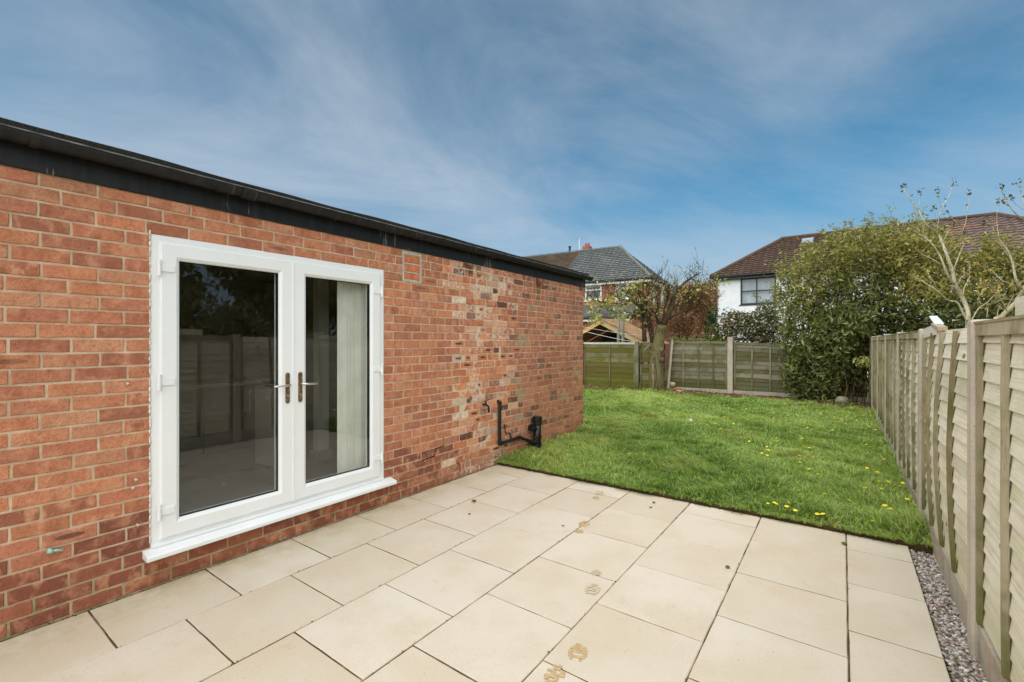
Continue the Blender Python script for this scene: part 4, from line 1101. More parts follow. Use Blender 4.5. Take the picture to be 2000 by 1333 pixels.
# ---- red brick semi on the left (local a runs along the front to the left, b to the back)
a5 = R(4.8)
def T1(p): return Vector((-8.35 - math.cos(a5) * p[0] - math.sin(a5) * p[1], 24.2 - math.sin(a5) * p[0] + math.cos(a5) * p[1], p[2]))
h1 = thing('brick_house', (-10, 26, 0), 'red brick semi with grey tiled hipped roof beyond the tree at the back fence', 'house')
wins = [(2.85, 3.88, 3.98, 4.86), (0.98, 2.06, 3.98, 4.86)]
wall_with_holes(h1, T1, 0.30, 12.5, -0.1, 4.95, 0.30, 0.28, wins, M_HB)
lbox(h1, 'wall', T1, 0.30, 0.58, 0.585, 6.7, -0.1, 4.95, M_HB); lbox(h1, 'wall', T1, 12.22, 12.5, 0.585, 6.7, -0.1, 4.95, M_HB); lbox(h1, 'wall', T1, 0.585, 12.215, 6.42, 6.7, -0.1, 4.95, M_HB)
lbox(h1, 'upper_floor', T1, 0.6, 12.2, 0.6, 6.4, 2.5, 2.7, M_ROOM)
for (a0, a1, z0, z1) in wins: window(h1, T1, a0, a1, z0, z1, 0.36, M_PVC, trans=(0.68,), fw=0.09)
for (b0, b1) in ((1.6, 1.95), (3.6, 4.1)):
    w_ = MB(); w_.add([tuple(T1(Vector(p))) for p in [(0.29, b0, 3.7), (0.29, b1, 3.7), (0.29, b1, 4.75), (0.29, b0, 4.75), (0.25, b0, 3.7), (0.25, b1, 3.7), (0.25, b1, 4.75), (0.25, b0, 4.75)]], [(0, 1, 2, 3), (4, 7, 6, 5), (0, 4, 5, 1), (1, 5, 6, 2), (2, 6, 7, 3), (3, 7, 4, 0)])
    w_.build('side_window', M_PVC, h1)
RZ = 7.52
EV = 5.02
roof1 = MB(); 
for quad in ([(0, 0, EV - .03), (12.8, 0, EV - .03), (10, 3.5, RZ - .03), (2.78, 3.5, RZ - .03)], [(0, 7, EV - .03), (12.8, 7, EV - .03), (10, 3.5, RZ - .03), (2.78, 3.5, RZ - .03)], [(0, 0, EV - .03), (0, 7, EV - .03), (2.78, 3.5, RZ - .03)], [(12.8, 0, EV - .03), (12.8, 7, EV - .03), (10, 3.5, RZ - .03)]):
    roof1.add([tuple(T1(Vector(p))) for p in quad], [tuple(range(len(quad)))])
roof1 = roof1.build('roof', M_OTILE, h1)
roof_tiles(roof1, T1, (0, 0, EV), (5.45, 0, EV), (2.78, 3.5, RZ), (5.45, 3.5, RZ), 17, M_GTILE)
roof_tiles(roof1, T1, (5.46, 0, EV), (12.8, 0, EV), (5.46, 3.5, RZ), (10, 3.5, RZ), 22, M_OTILE, wave=0.006, pitch=0.2)
roof_tiles(roof1, T1, (0, 7, EV), (0, 0, EV), (2.78, 3.5, RZ), (2.78, 3.5, RZ), 17, M_GTILE)
m = MB(); m.tube([tuple(T1(Vector(p))) for p in [(-0.03, -0.03, EV + .05), (2.78, 3.5, RZ + .06)]], 0.10, 8); m.build('ridge_tiles', M_GTILE, roof1)
m = MB(); m.tube([tuple(T1(Vector(p))) for p in [(2.70, 3.5, RZ + .06), (10, 3.5, RZ + .06)]], 0.10, 8); m.build('ridge_tiles', M_GTILE, roof1)
m = MB(); m.tube([tuple(T1(Vector(p))) for p in [(5.46, 0, EV + .06), (5.46, 3.5, RZ + .05)]], 0.05, 6); m.build('verge', M_OTILE, roof1)
lbox(h1, 'fascia', T1, -0.02, 12.8, 0.02, 0.06, EV - 0.20, EV - 0.05, M_PVC); lbox(h1, 'fascia', T1, 0.0, 0.04, 0.065, 7.0, EV - 0.20, EV - 0.05, M_PVC)
lbox(h1, 'soffit', T1, 0.045, 12.8, 0.065, 0.295, EV - 0.19, EV - 0.17, M_PVC); lbox(h1, 'soffit', T1, 0.045, 0.295, 0.30, 7.0, EV - 0.19, EV - 0.17, M_PVC)
m = MB(); m.tube([tuple(T1(Vector(p))) for p in [(-0.05, -0.05, EV - 0.04), (12.8, -0.05, EV - 0.04)]], 0.055, 8); m.build('gutter', M_BLACKPVC, h1)
m = MB(); m.tube([tuple(T1(Vector(p))) for p in [(-0.05, -0.04, EV - 0.04), (-0.05, 7.0, EV - 0.04)]], 0.055, 8); m.build('gutter', M_BLACKPVC, h1)
m = MB(); m.tube([tuple(T1(Vector(p))) for p in [(0.45, 0.2, EV - 0.1), (0.45, 0.22, 0)]], 0.04, 8); m.build('downpipe', M_BLACKPVC, h1)
ch = lbox(h1, 'chimney', T1, 5.05, 5.5, 3.9, 4.5, 6.9, 8.0, M_HB)
for a in (5.18, 5.38): 
    m = MB(); m.tube([tuple(T1(Vector(p))) for p in [(a, 4.2, 8.0), (a, 4.2, 8.22)]], [0.10, 0.08], 10); m.build('chimney_pot', M_HB, ch)
m = MB(); m.tube([tuple(T1(Vector(p))) for p in [(6.3, 3.6, RZ), (6.3, 3.6, RZ + 0.42)]], 0.07, 8); m.tube([tuple(T1(Vector(p))) for p in [(6.3, 3.6, RZ + 0.42), (6.3, 3.6, RZ + 0.5)]], 0.10, 8); m.build('flue', M_IRON, roof1)
m = MB(); m.tube([tuple(T1(Vector(p))) for p in [(5.9, 4.3, RZ), (5.9, 4.3, RZ + 1.15)]], 0.015, 6)
m.tube([tuple(T1(Vector(p))) for p in [(5.7, 4.3, RZ + 1.12), (6.2, 4.3, RZ + 1.12)]], 0.010, 5)
for q in (5.75, 5.9, 6.05, 6.15): m.tube([tuple(T1(Vector((q, 4.15, RZ + 1.12)))), tuple(T1(Vector((q, 4.45, RZ + 1.12))))], 0.008, 5)
m.build('aerial', M_CHROME, roof1)
# lean-to at the back of the brick house
lbox(h1, 'lean_to_wall', T1, 0.6, 7.5, -2.2, 0.28, -0.1, 2.72, M_HB)
lt = MB(); lt.add([tuple(T1(Vector(p))) for p in [(0.4, -2.45, 2.86), (7.7, -2.45, 2.86), (7.7, 0.28, 3.60), (0.4, 0.28, 3.60), (0.4, -2.45, 2.76), (7.7, -2.45, 2.76), (7.7, 0.28, 3.50), (0.4, 0.28, 3.50)]], [(0, 1, 2, 3), (7, 6, 5, 4), (0, 4, 5, 1), (1, 5, 6, 2), (2, 6, 7, 3), (3, 7, 4, 0)])
lt = lt.build('lean_to_roof', M_GTILE, h1)
roof_tiles(lt, T1, (0.4, -2.45, 2.88), (7.7, -2.45, 2.88), (0.4, 0.28, 3.62), (7.7, 0.28, 3.62), 9, m_tile('slate_tile', lin(98, 92, 96), lin(126, 120, 122), lin(140, 132, 126), 0.4), wave=0.012)
lbox(h1, 'lean_to_fascia', T1, 0.4, 7.7, -2.50, -2.455, 2.62, 2.74, M_PVC)
m = MB(); m.tube([tuple(T1(Vector((0.4, -2.55, 2.78)))), tuple(T1(Vector((7.7, -2.55, 2.78))))], 0.06, 8); m.build('lean_to_gutter', M_BLACKPVC, h1)

# ---- white rendered house on the right
def T2(p): return Vector(p)
h2 = thing('white_house', (1.4, 29, 0), 'white rendered house with brown tiled hipped roof and black framed window', 'house')
wn2 = [(-4.28, -2.66, 3.48, 4.86), (-0.9, 0.4, 3.48, 4.86), (2.6, 3.9, 3.48, 4.86), (5.6, 7.0, 3.48, 4.86)]
wall_with_holes(h2, T2, -5.37, 8.4, -0.1, 4.93, 26.1, 0.28, wn2, M_RENDER)
lbox(h2, 'wall', T2, -5.37, -5.09, 26.385, 33.8, -0.1, 4.93, M_RENDER); lbox(h2, 'wall', T2, 8.12, 8.4, 26.385, 33.8, -0.1, 4.93, M_RENDER); lbox(h2, 'wall', T2, -5.085, 8.115, 33.5, 33.8, -0.1, 4.93, M_RENDER)
lbox(h2, 'upper_floor', T2, -5.08, 8.1, 26.4, 33.4, 2.5, 2.7, M_ROOM)
for wv in wn2: window(h2, T2, *wv, 26.16, M_DARKFRAME, mull=(0.46,), trans=(0.5,), fw=0.07, room=M_NET)
EV2, RZ2 = 5.0, 7.36
rm = MB()
for quad in ([(-5.62, 25.8, EV2 - .03), (8.65, 25.8, EV2 - .03), (5.7, 30, RZ2 - .03), (-2.75, 30, RZ2 - .03)], [(-5.62, 34.2, EV2 - .03), (8.65, 34.2, EV2 - .03), (5.7, 30, RZ2 - .03), (-2.75, 30, RZ2 - .03)], [(-5.62, 25.8, EV2 - .03), (-5.62, 34.2, EV2 - .03), (-2.75, 30, RZ2 - .03)], [(8.65, 25.8, EV2 - .03), (8.65, 34.2, EV2 - .03), (5.7, 30, RZ2 - .03)]):
    rm.add(quad, [tuple(range(len(quad)))])
roof2 = rm.build('roof', M_BTILE, h2)
roof_tiles(roof2, T2, (-5.62, 25.8, EV2), (1.0, 25.8, EV2), (-2.75, 30, RZ2), (1.0, 30, RZ2), 17, M_BTILE, wave=0.022)
roof_tiles(roof2, T2, (1.01, 25.8, EV2), (8.65, 25.8, EV2), (1.01, 30, RZ2), (5.7, 30, RZ2), 15, m_tile('weathered_tile', lin(92, 78, 76), lin(122, 104, 98), lin(170, 112, 70), 0.45), wave=0.022)
roof_tiles(roof2, T2, (-5.62, 34.2, EV2), (-5.62, 25.8, EV2), (-2.75, 30, RZ2), (-2.75, 30, RZ2), 15, M_BTILE, wave=0.022)
m = MB(); m.tube([(-5.64, 25.78, EV2 + .05), (-2.75, 30, RZ2 + .07)], 0.10, 8); m.build('ridge_tiles', M_BTILE, roof2)
m = MB(); m.tube([(-2.83, 30, RZ2 + .07), (5.78, 30, RZ2 + .07)], 0.10, 8); m.build('ridge_tiles', M_BTILE, roof2)
m = MB(); m.tube([(5.7, 30, RZ2 + .07), (8.67, 25.78, EV2 + .05)], 0.10, 8); m.build('ridge_tiles', M_BTILE, roof2)
lbox(h2, 'fascia', T2, -5.6, 8.6, 25.83, 25.87, EV2 - 0.2, EV2 - 0.05, M_DARKFRAME); lbox(h2, 'soffit', T2, -5.6, 8.6, 25.875, 26.095, EV2 - 0.19, EV2 - 0.17, M_DARKFRAME)
m = MB(); m.tube([(-5.68, 25.75, EV2 - .04), (8.7, 25.75, EV2 - .04)], 0.06, 8); m.build('gutter', M_BLACKPVC, h2)
m = MB(); m.tube([(-5.68, 25.76, EV2 - .04), (-5.68, 34.2, EV2 - .04)], 0.06, 8); m.build('gutter', M_BLACKPVC, h2)
m = MB(); m.tube([(-5.6, 25.8, EV2 - .06), (-5.45, 26.0, EV2 - 0.5), (-5.45, 26.02, 0)], 0.045, 8); m.build('downpipe', M_BLACKPVC, h2)
sk = MB()
def onroof(x, t): return (x, 25.8 + 4.2 * t, EV2 + (RZ2 - EV2) * t)
nrm = Vector((0, -(RZ2 - EV2), 4.2)).normalized()
q = [Vector(onroof(-1.80, 0.72)), Vector(onroof(-1.22, 0.72)), Vector(onroof(-1.22, 0.90)), Vector(onroof(-1.80, 0.90))]
sk.add([tuple(p + nrm * 0.02) for p in q] + [tuple(p + nrm * 0.11) for p in q], [(0, 1, 5, 4), (1, 2, 6, 5), (2, 3, 7, 6), (3, 0, 4, 7), (4, 5, 6, 7)])
skl = sk.build('skylight', simple('grey_flashing', lin(70, 72, 74), 0.5, 0.4, 0.1, 10, 0), h2)
sk = MB(); ctr = sum(q, Vector()) / 4; q2 = [ctr + (p - ctr) * 0.86 for p in q]
sk.add([tuple(p + nrm * 0.112) for p in q2] + [tuple(p + nrm * 0.125) for p in q2], [(0, 1, 5, 4), (1, 2, 6, 5), (2, 3, 7, 6), (3, 0, 4, 7), (4, 5, 6, 7), (3, 2, 1, 0)])
sk.build('pane', simple('skylight_painted_sky', lin(150, 160, 168), 0.08, 0.8, 0.05, 2, 0), skl)  # pale base colour stands in for sky reflected in the pane

# ---- distant brick house between them
h3 = thing('distant_house', (-10, 40, 0), 'distant brick house with small white window seen between the two nearer houses', 'house')
wn3 = [(-8.75, -8.1, 2.75, 4.2)]
M_HB3 = m_housebrick('faded_house_brick', lin(150, 98, 82), lin(126, 84, 72), lin(170, 158, 146))
wall_with_holes(h3, T2, -14, -6.4, -0.1, 4.34, 38.4, 0.3, wn3, M_HB3)
lbox(h3, 'wall', T2, -6.7, -6.4, 38.705, 44, -0.1, 4.34, M_HB3); lbox(h3, 'wall', T2, -14, -13.7, 38.705, 44, -0.1, 4.34, M_HB3)
window(h3, T2, -8.75, -8.1, 2.75, 4.2, 38.46, M_PVC, trans=(0.65,), fw=0.1)
rm = MB(); rm.add([(-14.3, 38.1, 4.30), (-6.1, 38.1, 4.30), (-6.1, 41.2, 6.5), (-14.3, 41.2, 6.5), (-14.3, 44.3, 4.30), (-6.1, 44.3, 4.30)], [(0, 1, 2, 3), (3, 2, 5, 4), (1, 5, 2), (0, 3, 4), (0, 4, 5, 1)])
roof3 = rm.build('roof', M_OTILE, h3)
roof_tiles(roof3, T2, (-14.3, 38.1, 4.34), (-6.1, 38.1, 4.34), (-14.3, 41.2, 6.54), (-6.1, 41.2, 6.54), 16, m_tile('pink_tile', lin(128, 92, 82), lin(152, 112, 98), lin(120, 100, 86), 0.4))

# ---- open timber shelter behind the back fence and what stands under it
sh = thing('timber_shelter', (-7.93, 17.5, 0), 'open garden shelter with yellow timber gable behind the back fence', 'shelter')
M_RB = m_wood('red_brown_boards', lin(104, 52, 40), lin(128, 66, 50), lin(92, 52, 40), 0.3, 'x')
PK, DR = 2.47, 0.50
for s in (-1, 1):
    m = MB(); m.add([(-7.93, 17.0, PK), (-7.93 + s * 1.95, 17.0, PK - DR * 1.95), (-7.93 + s * 1.95, 17.0, PK - DR * 1.95 - 0.22), (-7.93, 17.0, PK - 0.20), (-7.93, 17.06, PK), (-7.93 + s * 1.95, 17.06, PK - DR * 1.95), (-7.93 + s * 1.95, 17.06, PK - DR * 1.95 - 0.22), (-7.93, 17.06, PK - 0.20)],
          [(0, 1, 2, 3), (4, 7, 6, 5), (0, 4, 5, 1), (1, 5, 6, 2), (2, 6, 7, 3), (3, 7, 4, 0)]); m.build('bargeboard', M_YTIMBER, sh)
    m = MB(); m.add([(-7.93, 16.95, PK + 0.012), (-7.93 + s * 2.05, 16.95, PK - DR * 2.05 + 0.012), (-7.93 + s * 2.05, 19.5, PK - DR * 2.05 + 0.012), (-7.93, 19.5, PK + 0.012), (-7.93, 16.95, PK + 0.05), (-7.93 + s * 2.05, 16.95, PK - DR * 2.05 + 0.05), (-7.93 + s * 2.05, 19.5, PK - DR * 2.05 + 0.05), (-7.93, 19.5, PK + 0.05)],
          [(0, 1, 2, 3), (4, 7, 6, 5), (0, 4, 5, 1), (1, 5, 6, 2), (2, 6, 7, 3), (3, 7, 4, 0)]); m.build('roof', simple('brown_felt', lin(150, 118, 84), 0.9, 0.2, 0.3, 5, 0.3), sh)
    m = MB(); m.box(-7.93 + s * 1.85 - 0.05, -7.93 + s * 1.85 + 0.05, 17.08, 17.18, -0.1, PK - DR * 1.9 - 0.03); m.build('post', M_YTIMBER, sh)
m = MB(); m.add([(-9.8, 19.4, -0.1), (-6.06, 19.4, -0.1), (-6.06, 19.4, 1.5), (-7.93, 19.4, 2.42), (-9.8, 19.4, 1.5), (-9.8, 19.45, -0.1), (-6.06, 19.45, -0.1), (-6.06, 19.45, 1.5), (-7.93, 19.45, 2.42), (-9.8, 19.45, 1.5)], [(0, 1, 2, 3, 4), (9, 8, 7, 6, 5), (0, 5, 6, 1), (1, 6, 7, 2), (2, 7, 8, 3), (3, 8, 9, 4), (4, 9, 5, 0)]); m.build('back_wall', M_RB, sh)
cv_ = MB()
# grill under a slumped black cover: lumpy closed form
def lump(m, c, r_, seed, n=14, k=8):
    rr = random.Random(seed); vs = [];
    for j in range(k + 1):
        ph = math.pi * j / k
        for i in range(n):
            a = 2 * math.pi * i / n; s = 1 + 0.12 * math.sin(3 * a + seed) + rr.uniform(-0.05, 0.05)
            vs.append((c[0] + r_[0] * s * math.sin(ph) ** 0.6 * math.cos(a), c[1] + r_[1] * s * math.sin(ph) ** 0.6 * math.sin(a), c[2] + r_[2] * math.cos(ph) * s))
    fs = [(j * n + i, j * n + (i + 1) % n, (j + 1) * n + (i + 1) % n, (j + 1) * n + i) for j in range(k) for i in range(n)]
    m.add(vs, fs)
M_COVER = simple('black_cover', lin(28, 28, 32), 0.35, 0.5, 0.4, 6, 0.4)
lump(cv_, (-7.9, 18.2, 0.85), (0.55, 0.4, 0.95), 4); tag(cv_.build('covered_furniture', M_COVER, smooth=True), 'black covered garden furniture under the left of the timber gable', 'cover')
cv_ = MB(); lump(cv_, (-6.75, 17.9, 0.8), (0.55, 0.45, 0.92), 9); tag(cv_.build('covered_furniture', M_COVER, smooth=True), 'black covered garden furniture under the right slope of the timber gable', 'cover')
# grey poles and washing lines
for i, (x, y, zt, lab) in enumerate(((-6.36, 15.15, 3.5, 'taller of two grey poles behind the mossy fence panel'), (-6.22, 15.2, 3.3, 'shorter of two grey poles behind the mossy fence panel'))):
    m = MB(); m.tube([(x, y, -0.1), (x, y, 1.6), (x + 0.02, y, zt)], [0.06, 0.055, 0.05], 12); pole = m.build('pole', m_bark('grey_pole%d' % i, lin(128, 124, 112), lin(164, 160, 146), amt=0.35), smooth=True)
    tag(pole, lab, 'pole', 'poles behind the back fence')
M_ROPE = simple('white_rope', lin(222, 220, 214), 0.8, 0.2, 0.05, 20, 0)
for i, (p0, p1, lab) in enumerate((((-9.0, 14.9, 2.35), (-4.75, 14.75, 1.42), 'lower white washing line sloping behind the mossy fence'), ((-9.0, 15.0, 2.42), (-4.72, 14.8, 1.70), 'upper thin washing line sloping behind the mossy fence'))):
    m = MB(); n = 10
    m.tube([(p0[0] + (p1[0] - p0[0]) * k / n, p0[1] + (p1[1] - p0[1]) * k / n, p0[2] + (p1[2] - p0[2]) * k / n - 0.10 * math.sin(math.pi * k / n)) for k in range(n + 1)], 0.009 - 0.003 * i, 5)
    tag(m.build('washing_line', M_ROPE), lab, 'washing line')
m = MB(); m.bar((-4.3, 17.3, 1.75), (-2.6, 18.2, 1.62), 1.4, 0.05); m.box(-4.2, -2.8, 17.4, 18.6, -0.1, 1.55)
tag(m.build('garden_shed', M_GSLAT), 'low mossy shed roof just behind the fence right of the thick tree', 'shed')
PALE_A= [[(1.163, 7.265, 1.727, 0.0276), (1.153, 7.204, 1.804, 0.0257), (1.157, 7.258, 1.924, 0.0238), (1.105, 7.259, 2.098, 0.0219), (1.046, 7.18, 2.214, 0.0199), (1.019, 7.16, 2.371, 0.018), (0.97, 7.117, 2.528, 0.0161), (0.936, 7.115, 2.663, 0.0142), (0.894, 7.127, 2.803, 0.0122), (0.843, 7.03, 2.831, 0.0103), (0.76, 6.9, 2.895, 0.0084), (0.697, 6.904, 3.063, 0.0065), (0.606, 6.828, 3.205, 0.0046), (0.562, 6.835, 3.32, 0.0026)], [(1.03, 7.168, 2.214, 0.0158), (0.96, 7.044, 2.323, 0.0137), (0.922, 7.008, 2.439, 0.0116), (0.89, 7.018, 2.548, 0.0095), (0.821, 6.928, 2.659, 0.0075), (0.756, 6.946, 2.749, 0.0054), (0.666, 6.941, 2.839, 0.0033)], [(0.886, 7.064, 2.792, 0.0079), (0.871, 6.984, 2.857, 0.0066), (0.898, 6.933, 3.049, 0.0053), (0.962, 6.985, 3.179, 0.0039), (1.019, 7.092, 3.352, 0.0026)], [(0.918, 7.087, 3.082, 0.0039), (0.889, 7.049, 3.183, 0.003), (0.873, 6.995, 3.263, 0.002)], [(0.7, 6.929, 3.082, 0.0039), (0.72, 6.932, 3.184, 0.003), (0.722, 6.864, 3.257, 0.002)], [(0.875, 7.056, 2.911, 0.0039), (0.849, 6.996, 3.02, 0.003), (0.837, 6.978, 3.083, 0.002)], [(1.03, 7.168, 2.385, 0.0085), (1.083, 7.206, 2.556, 0.0076), (1.119, 7.193, 2.693, 0.0066), (1.091, 7.132, 2.777, 0.0056), (1.12, 7.112, 2.898, 0.0046), (1.15, 7.128, 3.18, 0.0036), (1.15, 7.096, 3.224, 0.0026)], [(1.126, 7.238, 2.858, 0.0046), (1.034, 7.101, 2.922, 0.0033), (0.968, 7.103, 3.011, 0.002)], [(1.147, 7.253, 1.806, 0.0132), (1.069, 7.205, 2.004, 0.0112), (0.986, 7.166, 2.032, 0.0092), (0.873, 7.038, 2.146, 0.0072), (0.776, 7.04, 2.233, 0.0053), (0.674, 7.019, 2.318, 0.0033)], [(0.87, 7.053, 2.161, 0.0053), (0.847, 6.979, 2.221, 0.0046), (0.791, 6.914, 2.309, 0.0039), (0.784, 6.942, 2.378, 0.0033)], [(0.918, 7.087, 2.437, 0.0059), (0.837, 7.06, 2.508, 0.0048), (0.737, 7.052, 2.584, 0.0037), (0.671, 6.993, 2.649, 0.0026)], [(1.115, 7.23, 2.095, 0.0079), (1.14, 7.297, 2.192, 0.0064), (1.187, 7.357, 2.301, 0.0048), (1.187, 7.327, 2.457, 0.0033)], [(1.067, 7.195, 2.214, 0.0059), (1.101, 7.233, 2.294, 0.0043), (1.165, 7.336, 2.354, 0.0026)], [(1.184, 7.28, 1.78, 0.0079), (1.269, 7.393, 1.94, 0.0068), (1.344, 7.448, 2.007, 0.0057), (1.444, 7.534, 2.127, 0.0046)], [(1.259, 7.334, 1.951, 0.0046), (1.24, 7.252, 2.024, 0.0036), (1.248, 7.22, 2.099, 0.0026)], [(0.934, 7.099, 2.714, 0.0046), (0.989, 7.183, 2.827, 0.0036), (1.024, 7.196, 2.917, 0.0026)], [(0.971, 7.126, 2.569, 0.0039), (1.017, 7.11, 2.6, 0.003), (1.06, 7.149, 2.654, 0.002)], [(0.79, 6.995, 2.74, 0.0033), (0.751, 6.996, 2.798, 0.0026), (0.765, 7.032, 2.896, 0.002)]]
PALE_B= [[(1.273, 6.727, 1.711, 0.0273), (1.336, 6.84, 1.809, 0.0253), (1.469, 7.003, 1.958, 0.0233), (1.512, 6.968, 2.062, 0.0212), (1.544, 6.93, 2.152, 0.0192), (1.625, 7.039, 2.277, 0.0172), (1.713, 7.137, 2.474, 0.0151), (1.769, 7.203, 2.721, 0.0131)], [(1.494, 6.887, 2.103, 0.0155), (1.439, 6.819, 2.219, 0.0137), (1.423, 6.823, 2.363, 0.0119), (1.379, 6.807, 2.508, 0.0101), (1.315, 6.772, 2.605, 0.0083), (1.274, 6.693, 2.667, 0.0065), (1.243, 6.66, 2.736, 0.0048), (1.183, 6.6, 2.803, 0.003)], [(1.475, 6.873, 2.127, 0.0071), (1.338, 6.807, 2.202, 0.0051), (1.267, 6.829, 2.319, 0.003)], [(1.61, 6.971, 2.27, 0.0095), (1.531, 6.98, 2.338, 0.0073), (1.435, 6.917, 2.411, 0.0052), (1.326, 6.83, 2.59, 0.003)], [(1.687, 7.027, 2.579, 0.0095), (1.552, 6.895, 2.774, 0.0082), (1.486, 6.779, 2.794, 0.0069), (1.375, 6.628, 2.883, 0.0056), (1.308, 6.574, 3.02, 0.0043), (1.279, 6.526, 3.082, 0.003)], [(1.61, 6.971, 2.733, 0.0071), (1.528, 6.894, 2.943, 0.0057), (1.504, 6.935, 3.089, 0.0044), (1.484, 6.924, 3.209, 0.003)], [(1.513, 6.901, 2.924, 0.0036), (1.448, 6.863, 2.985, 0.0027), (1.39, 6.782, 3.047, 0.0018)], [(1.427, 6.838, 1.973, 0.0065), (1.276, 6.659, 2.061, 0.0053), (1.223, 6.594, 2.118, 0.0042), (1.136, 6.478, 2.147, 0.003)], [(1.378, 6.804, 1.877, 0.0053), (1.302, 6.749, 2.068, 0.0042), (1.333, 6.846, 2.159, 0.003)], [(1.369, 6.797, 1.901, 0.0048), (1.433, 6.869, 2.034, 0.0036), (1.421, 6.813, 2.101, 0.0024)], [(1.311, 6.755, 2.626, 0.0042), (1.305, 6.808, 2.805, 0.003), (1.32, 6.863, 3.032, 0.0018)], [(1.465, 6.866, 1.996, 0.0042), (1.396, 6.851, 1.999, 0.0033), (1.303, 6.844, 2.022, 0.0024)], [(1.292, 6.741, 1.806, 0.0048), (1.31, 6.793, 1.88, 0.0039), (1.339, 6.857, 1.93, 0.003)], [(1.205, 6.678, 1.806, 0.0048), (1.21, 6.66, 1.888, 0.0039), (1.22, 6.739, 1.916, 0.003)]]
FENCE_TREE= [[(-4.644, 14.048, -0.135, 0.2079), (-4.623, 13.985, 0.227, 0.1951), (-4.646, 13.982, 0.7, 0.1822), (-4.607, 13.972, 1.174, 0.1693), (-4.586, 14.017, 1.529, 0.1564), (-4.558, 14.075, 1.813, 0.1436), (-4.476, 14.006, 2.07, 0.1307)], [(-4.567, 14.104, 2.004, 0.0535), (-4.605, 13.932, 2.377, 0.0396), (-4.594, 14.04, 2.761, 0.0257), (-4.651, 13.927, 3.063, 0.0119)], [(-4.509, 14.146, 2.027, 0.0832), (-4.316, 14.207, 2.475, 0.068), (-4.256, 14.397, 2.84, 0.0528), (-4.138, 14.474, 3.126, 0.0375), (-3.948, 14.711, 3.447, 0.0223), (-3.559, 14.986, 3.733, 0.0071)], [(-4.759, 13.964, 1.528, 0.0475), (-4.886, 13.913, 2.243, 0.0397), (-4.953, 13.761, 2.476, 0.0318), (-5.099, 13.696, 2.834, 0.024), (-5.363, 13.613, 3.033, 0.0162), (-5.52, 13.507, 3.368, 0.0083)], [(-4.952, 13.825, 1.576, 0.0594), (-4.991, 13.868, 2.006, 0.0475), (-5.025, 13.894, 2.366, 0.0356), (-5.007, 13.778, 2.716, 0.0238)], [(-4.971, 13.811, 2.479, 0.019), (-5.244, 13.69, 2.769, 0.015), (-5.581, 13.472, 2.891, 0.0111), (-5.852, 13.217, 3.053, 0.0071)], [(-4.913, 13.853, 2.384, 0.0214), (-4.864, 13.749, 2.754, 0.0178), (-4.905, 13.828, 2.952, 0.0143), (-4.749, 13.933, 3.236, 0.0107), (-4.709, 14.027, 3.408, 0.0071)], [(-4.336, 14.271, 2.431, 0.0309), (-4.035, 14.602, 2.915, 0.0226), (-3.758, 14.866, 3.208, 0.0143), (-3.393, 15.255, 3.462, 0.0059)], [(-4.394, 14.229, 2.241, 0.0309), (-4.098, 14.413, 2.43, 0.023), (-3.829, 14.696, 2.577, 0.015), (-3.536, 14.892, 2.767, 0.0071)], [(-4.682, 14.02, 2.431, 0.019), (-4.911, 13.984, 2.677, 0.0147), (-5.137, 13.932, 2.925, 0.0103), (-5.141, 13.809, 3.203, 0.0059)], [(-4.49, 14.16, 2.194, 0.0309), (-4.424, 14.099, 2.568, 0.023), (-4.307, 14.1, 2.892, 0.015), (-4.323, 14.227, 3.187, 0.0071)], [(-4.298, 14.299, 2.574, 0.019), (-4.005, 14.492, 2.668, 0.0143), (-3.724, 14.733, 2.861, 0.0095), (-3.136, 15.101, 3.117, 0.0048)], [(-4.682, 14.02, 1.528, 0.0404), (-4.76, 13.966, 1.861, 0.0317), (-4.808, 13.897, 2.24, 0.023), (-4.739, 13.903, 2.57, 0.0143)], [(-5.221, 13.63, 2.764, 0.0119), (-5.46, 13.482, 2.718, 0.0095), (-6.047, 13.082, 2.791, 0.0071), (-6.438, 12.918, 2.848, 0.0048)], [(-4.971, 13.811, 2.384, 0.0119), (-5.276, 13.644, 2.482, 0.0095), (-5.8, 13.391, 2.44, 0.0071), (-6.422, 13.046, 2.397, 0.0048)]]
BAM_UP= [(-0.928, 14.147, 2.881, 0.59, 0.81), (-1.092, 14.029, 2.207, 0.43, 0.81), (-0.382, 14.543, 3.218, 0.67, 1.01), (0.164, 14.939, 3.556, 0.61, 1.01), (0.6, 15.255, 3.556, 0.67, 1.15), (1.201, 15.69, 3.825, 0.67, 1.01)]
BAM_TIP= [(-1.092, 14.029, 3.488, 0.27, 0.38), (-0.655, 14.345, 3.893, 0.31, 0.35), (0.109, 14.899, 4.432, 0.34, 0.32), (0.983, 15.532, 4.661, 0.29, 0.27), (0.6, 15.255, 4.23, 0.43, 0.4), (1.583, 15.967, 4.297, 0.49, 0.4)]
BAM_LOW= [(-0.59, 14.145, 1.533, 0.7, 0.99), (0.054, 14.612, 2.064, 0.78, 1.06), (0.859, 15.195, 2.196, 0.75, 0.99), (-0.429, 14.262, 0.539, 0.6, 0.53), (-0.859, 13.951, 0.672, 0.39, 0.56), (-0.054, 14.534, 0.871, 0.54, 0.6), (0.429, 14.884, 1.666, 0.42, 0.6)]
HEDGE= [(1.701, 14.818, 3.389, 0.62, 0.74), (2.245, 14.594, 3.07, 0.7, 0.71), (2.866, 14.427, 2.942, 0.61, 0.79), (1.551, 14.709, 2.4, 0.67, 0.74), (2.138, 13.899, 2.212, 0.72, 0.67), (2.723, 13.706, 2.179, 0.68, 0.64), (3.328, 14.144, 2.499, 0.58, 0.96)]
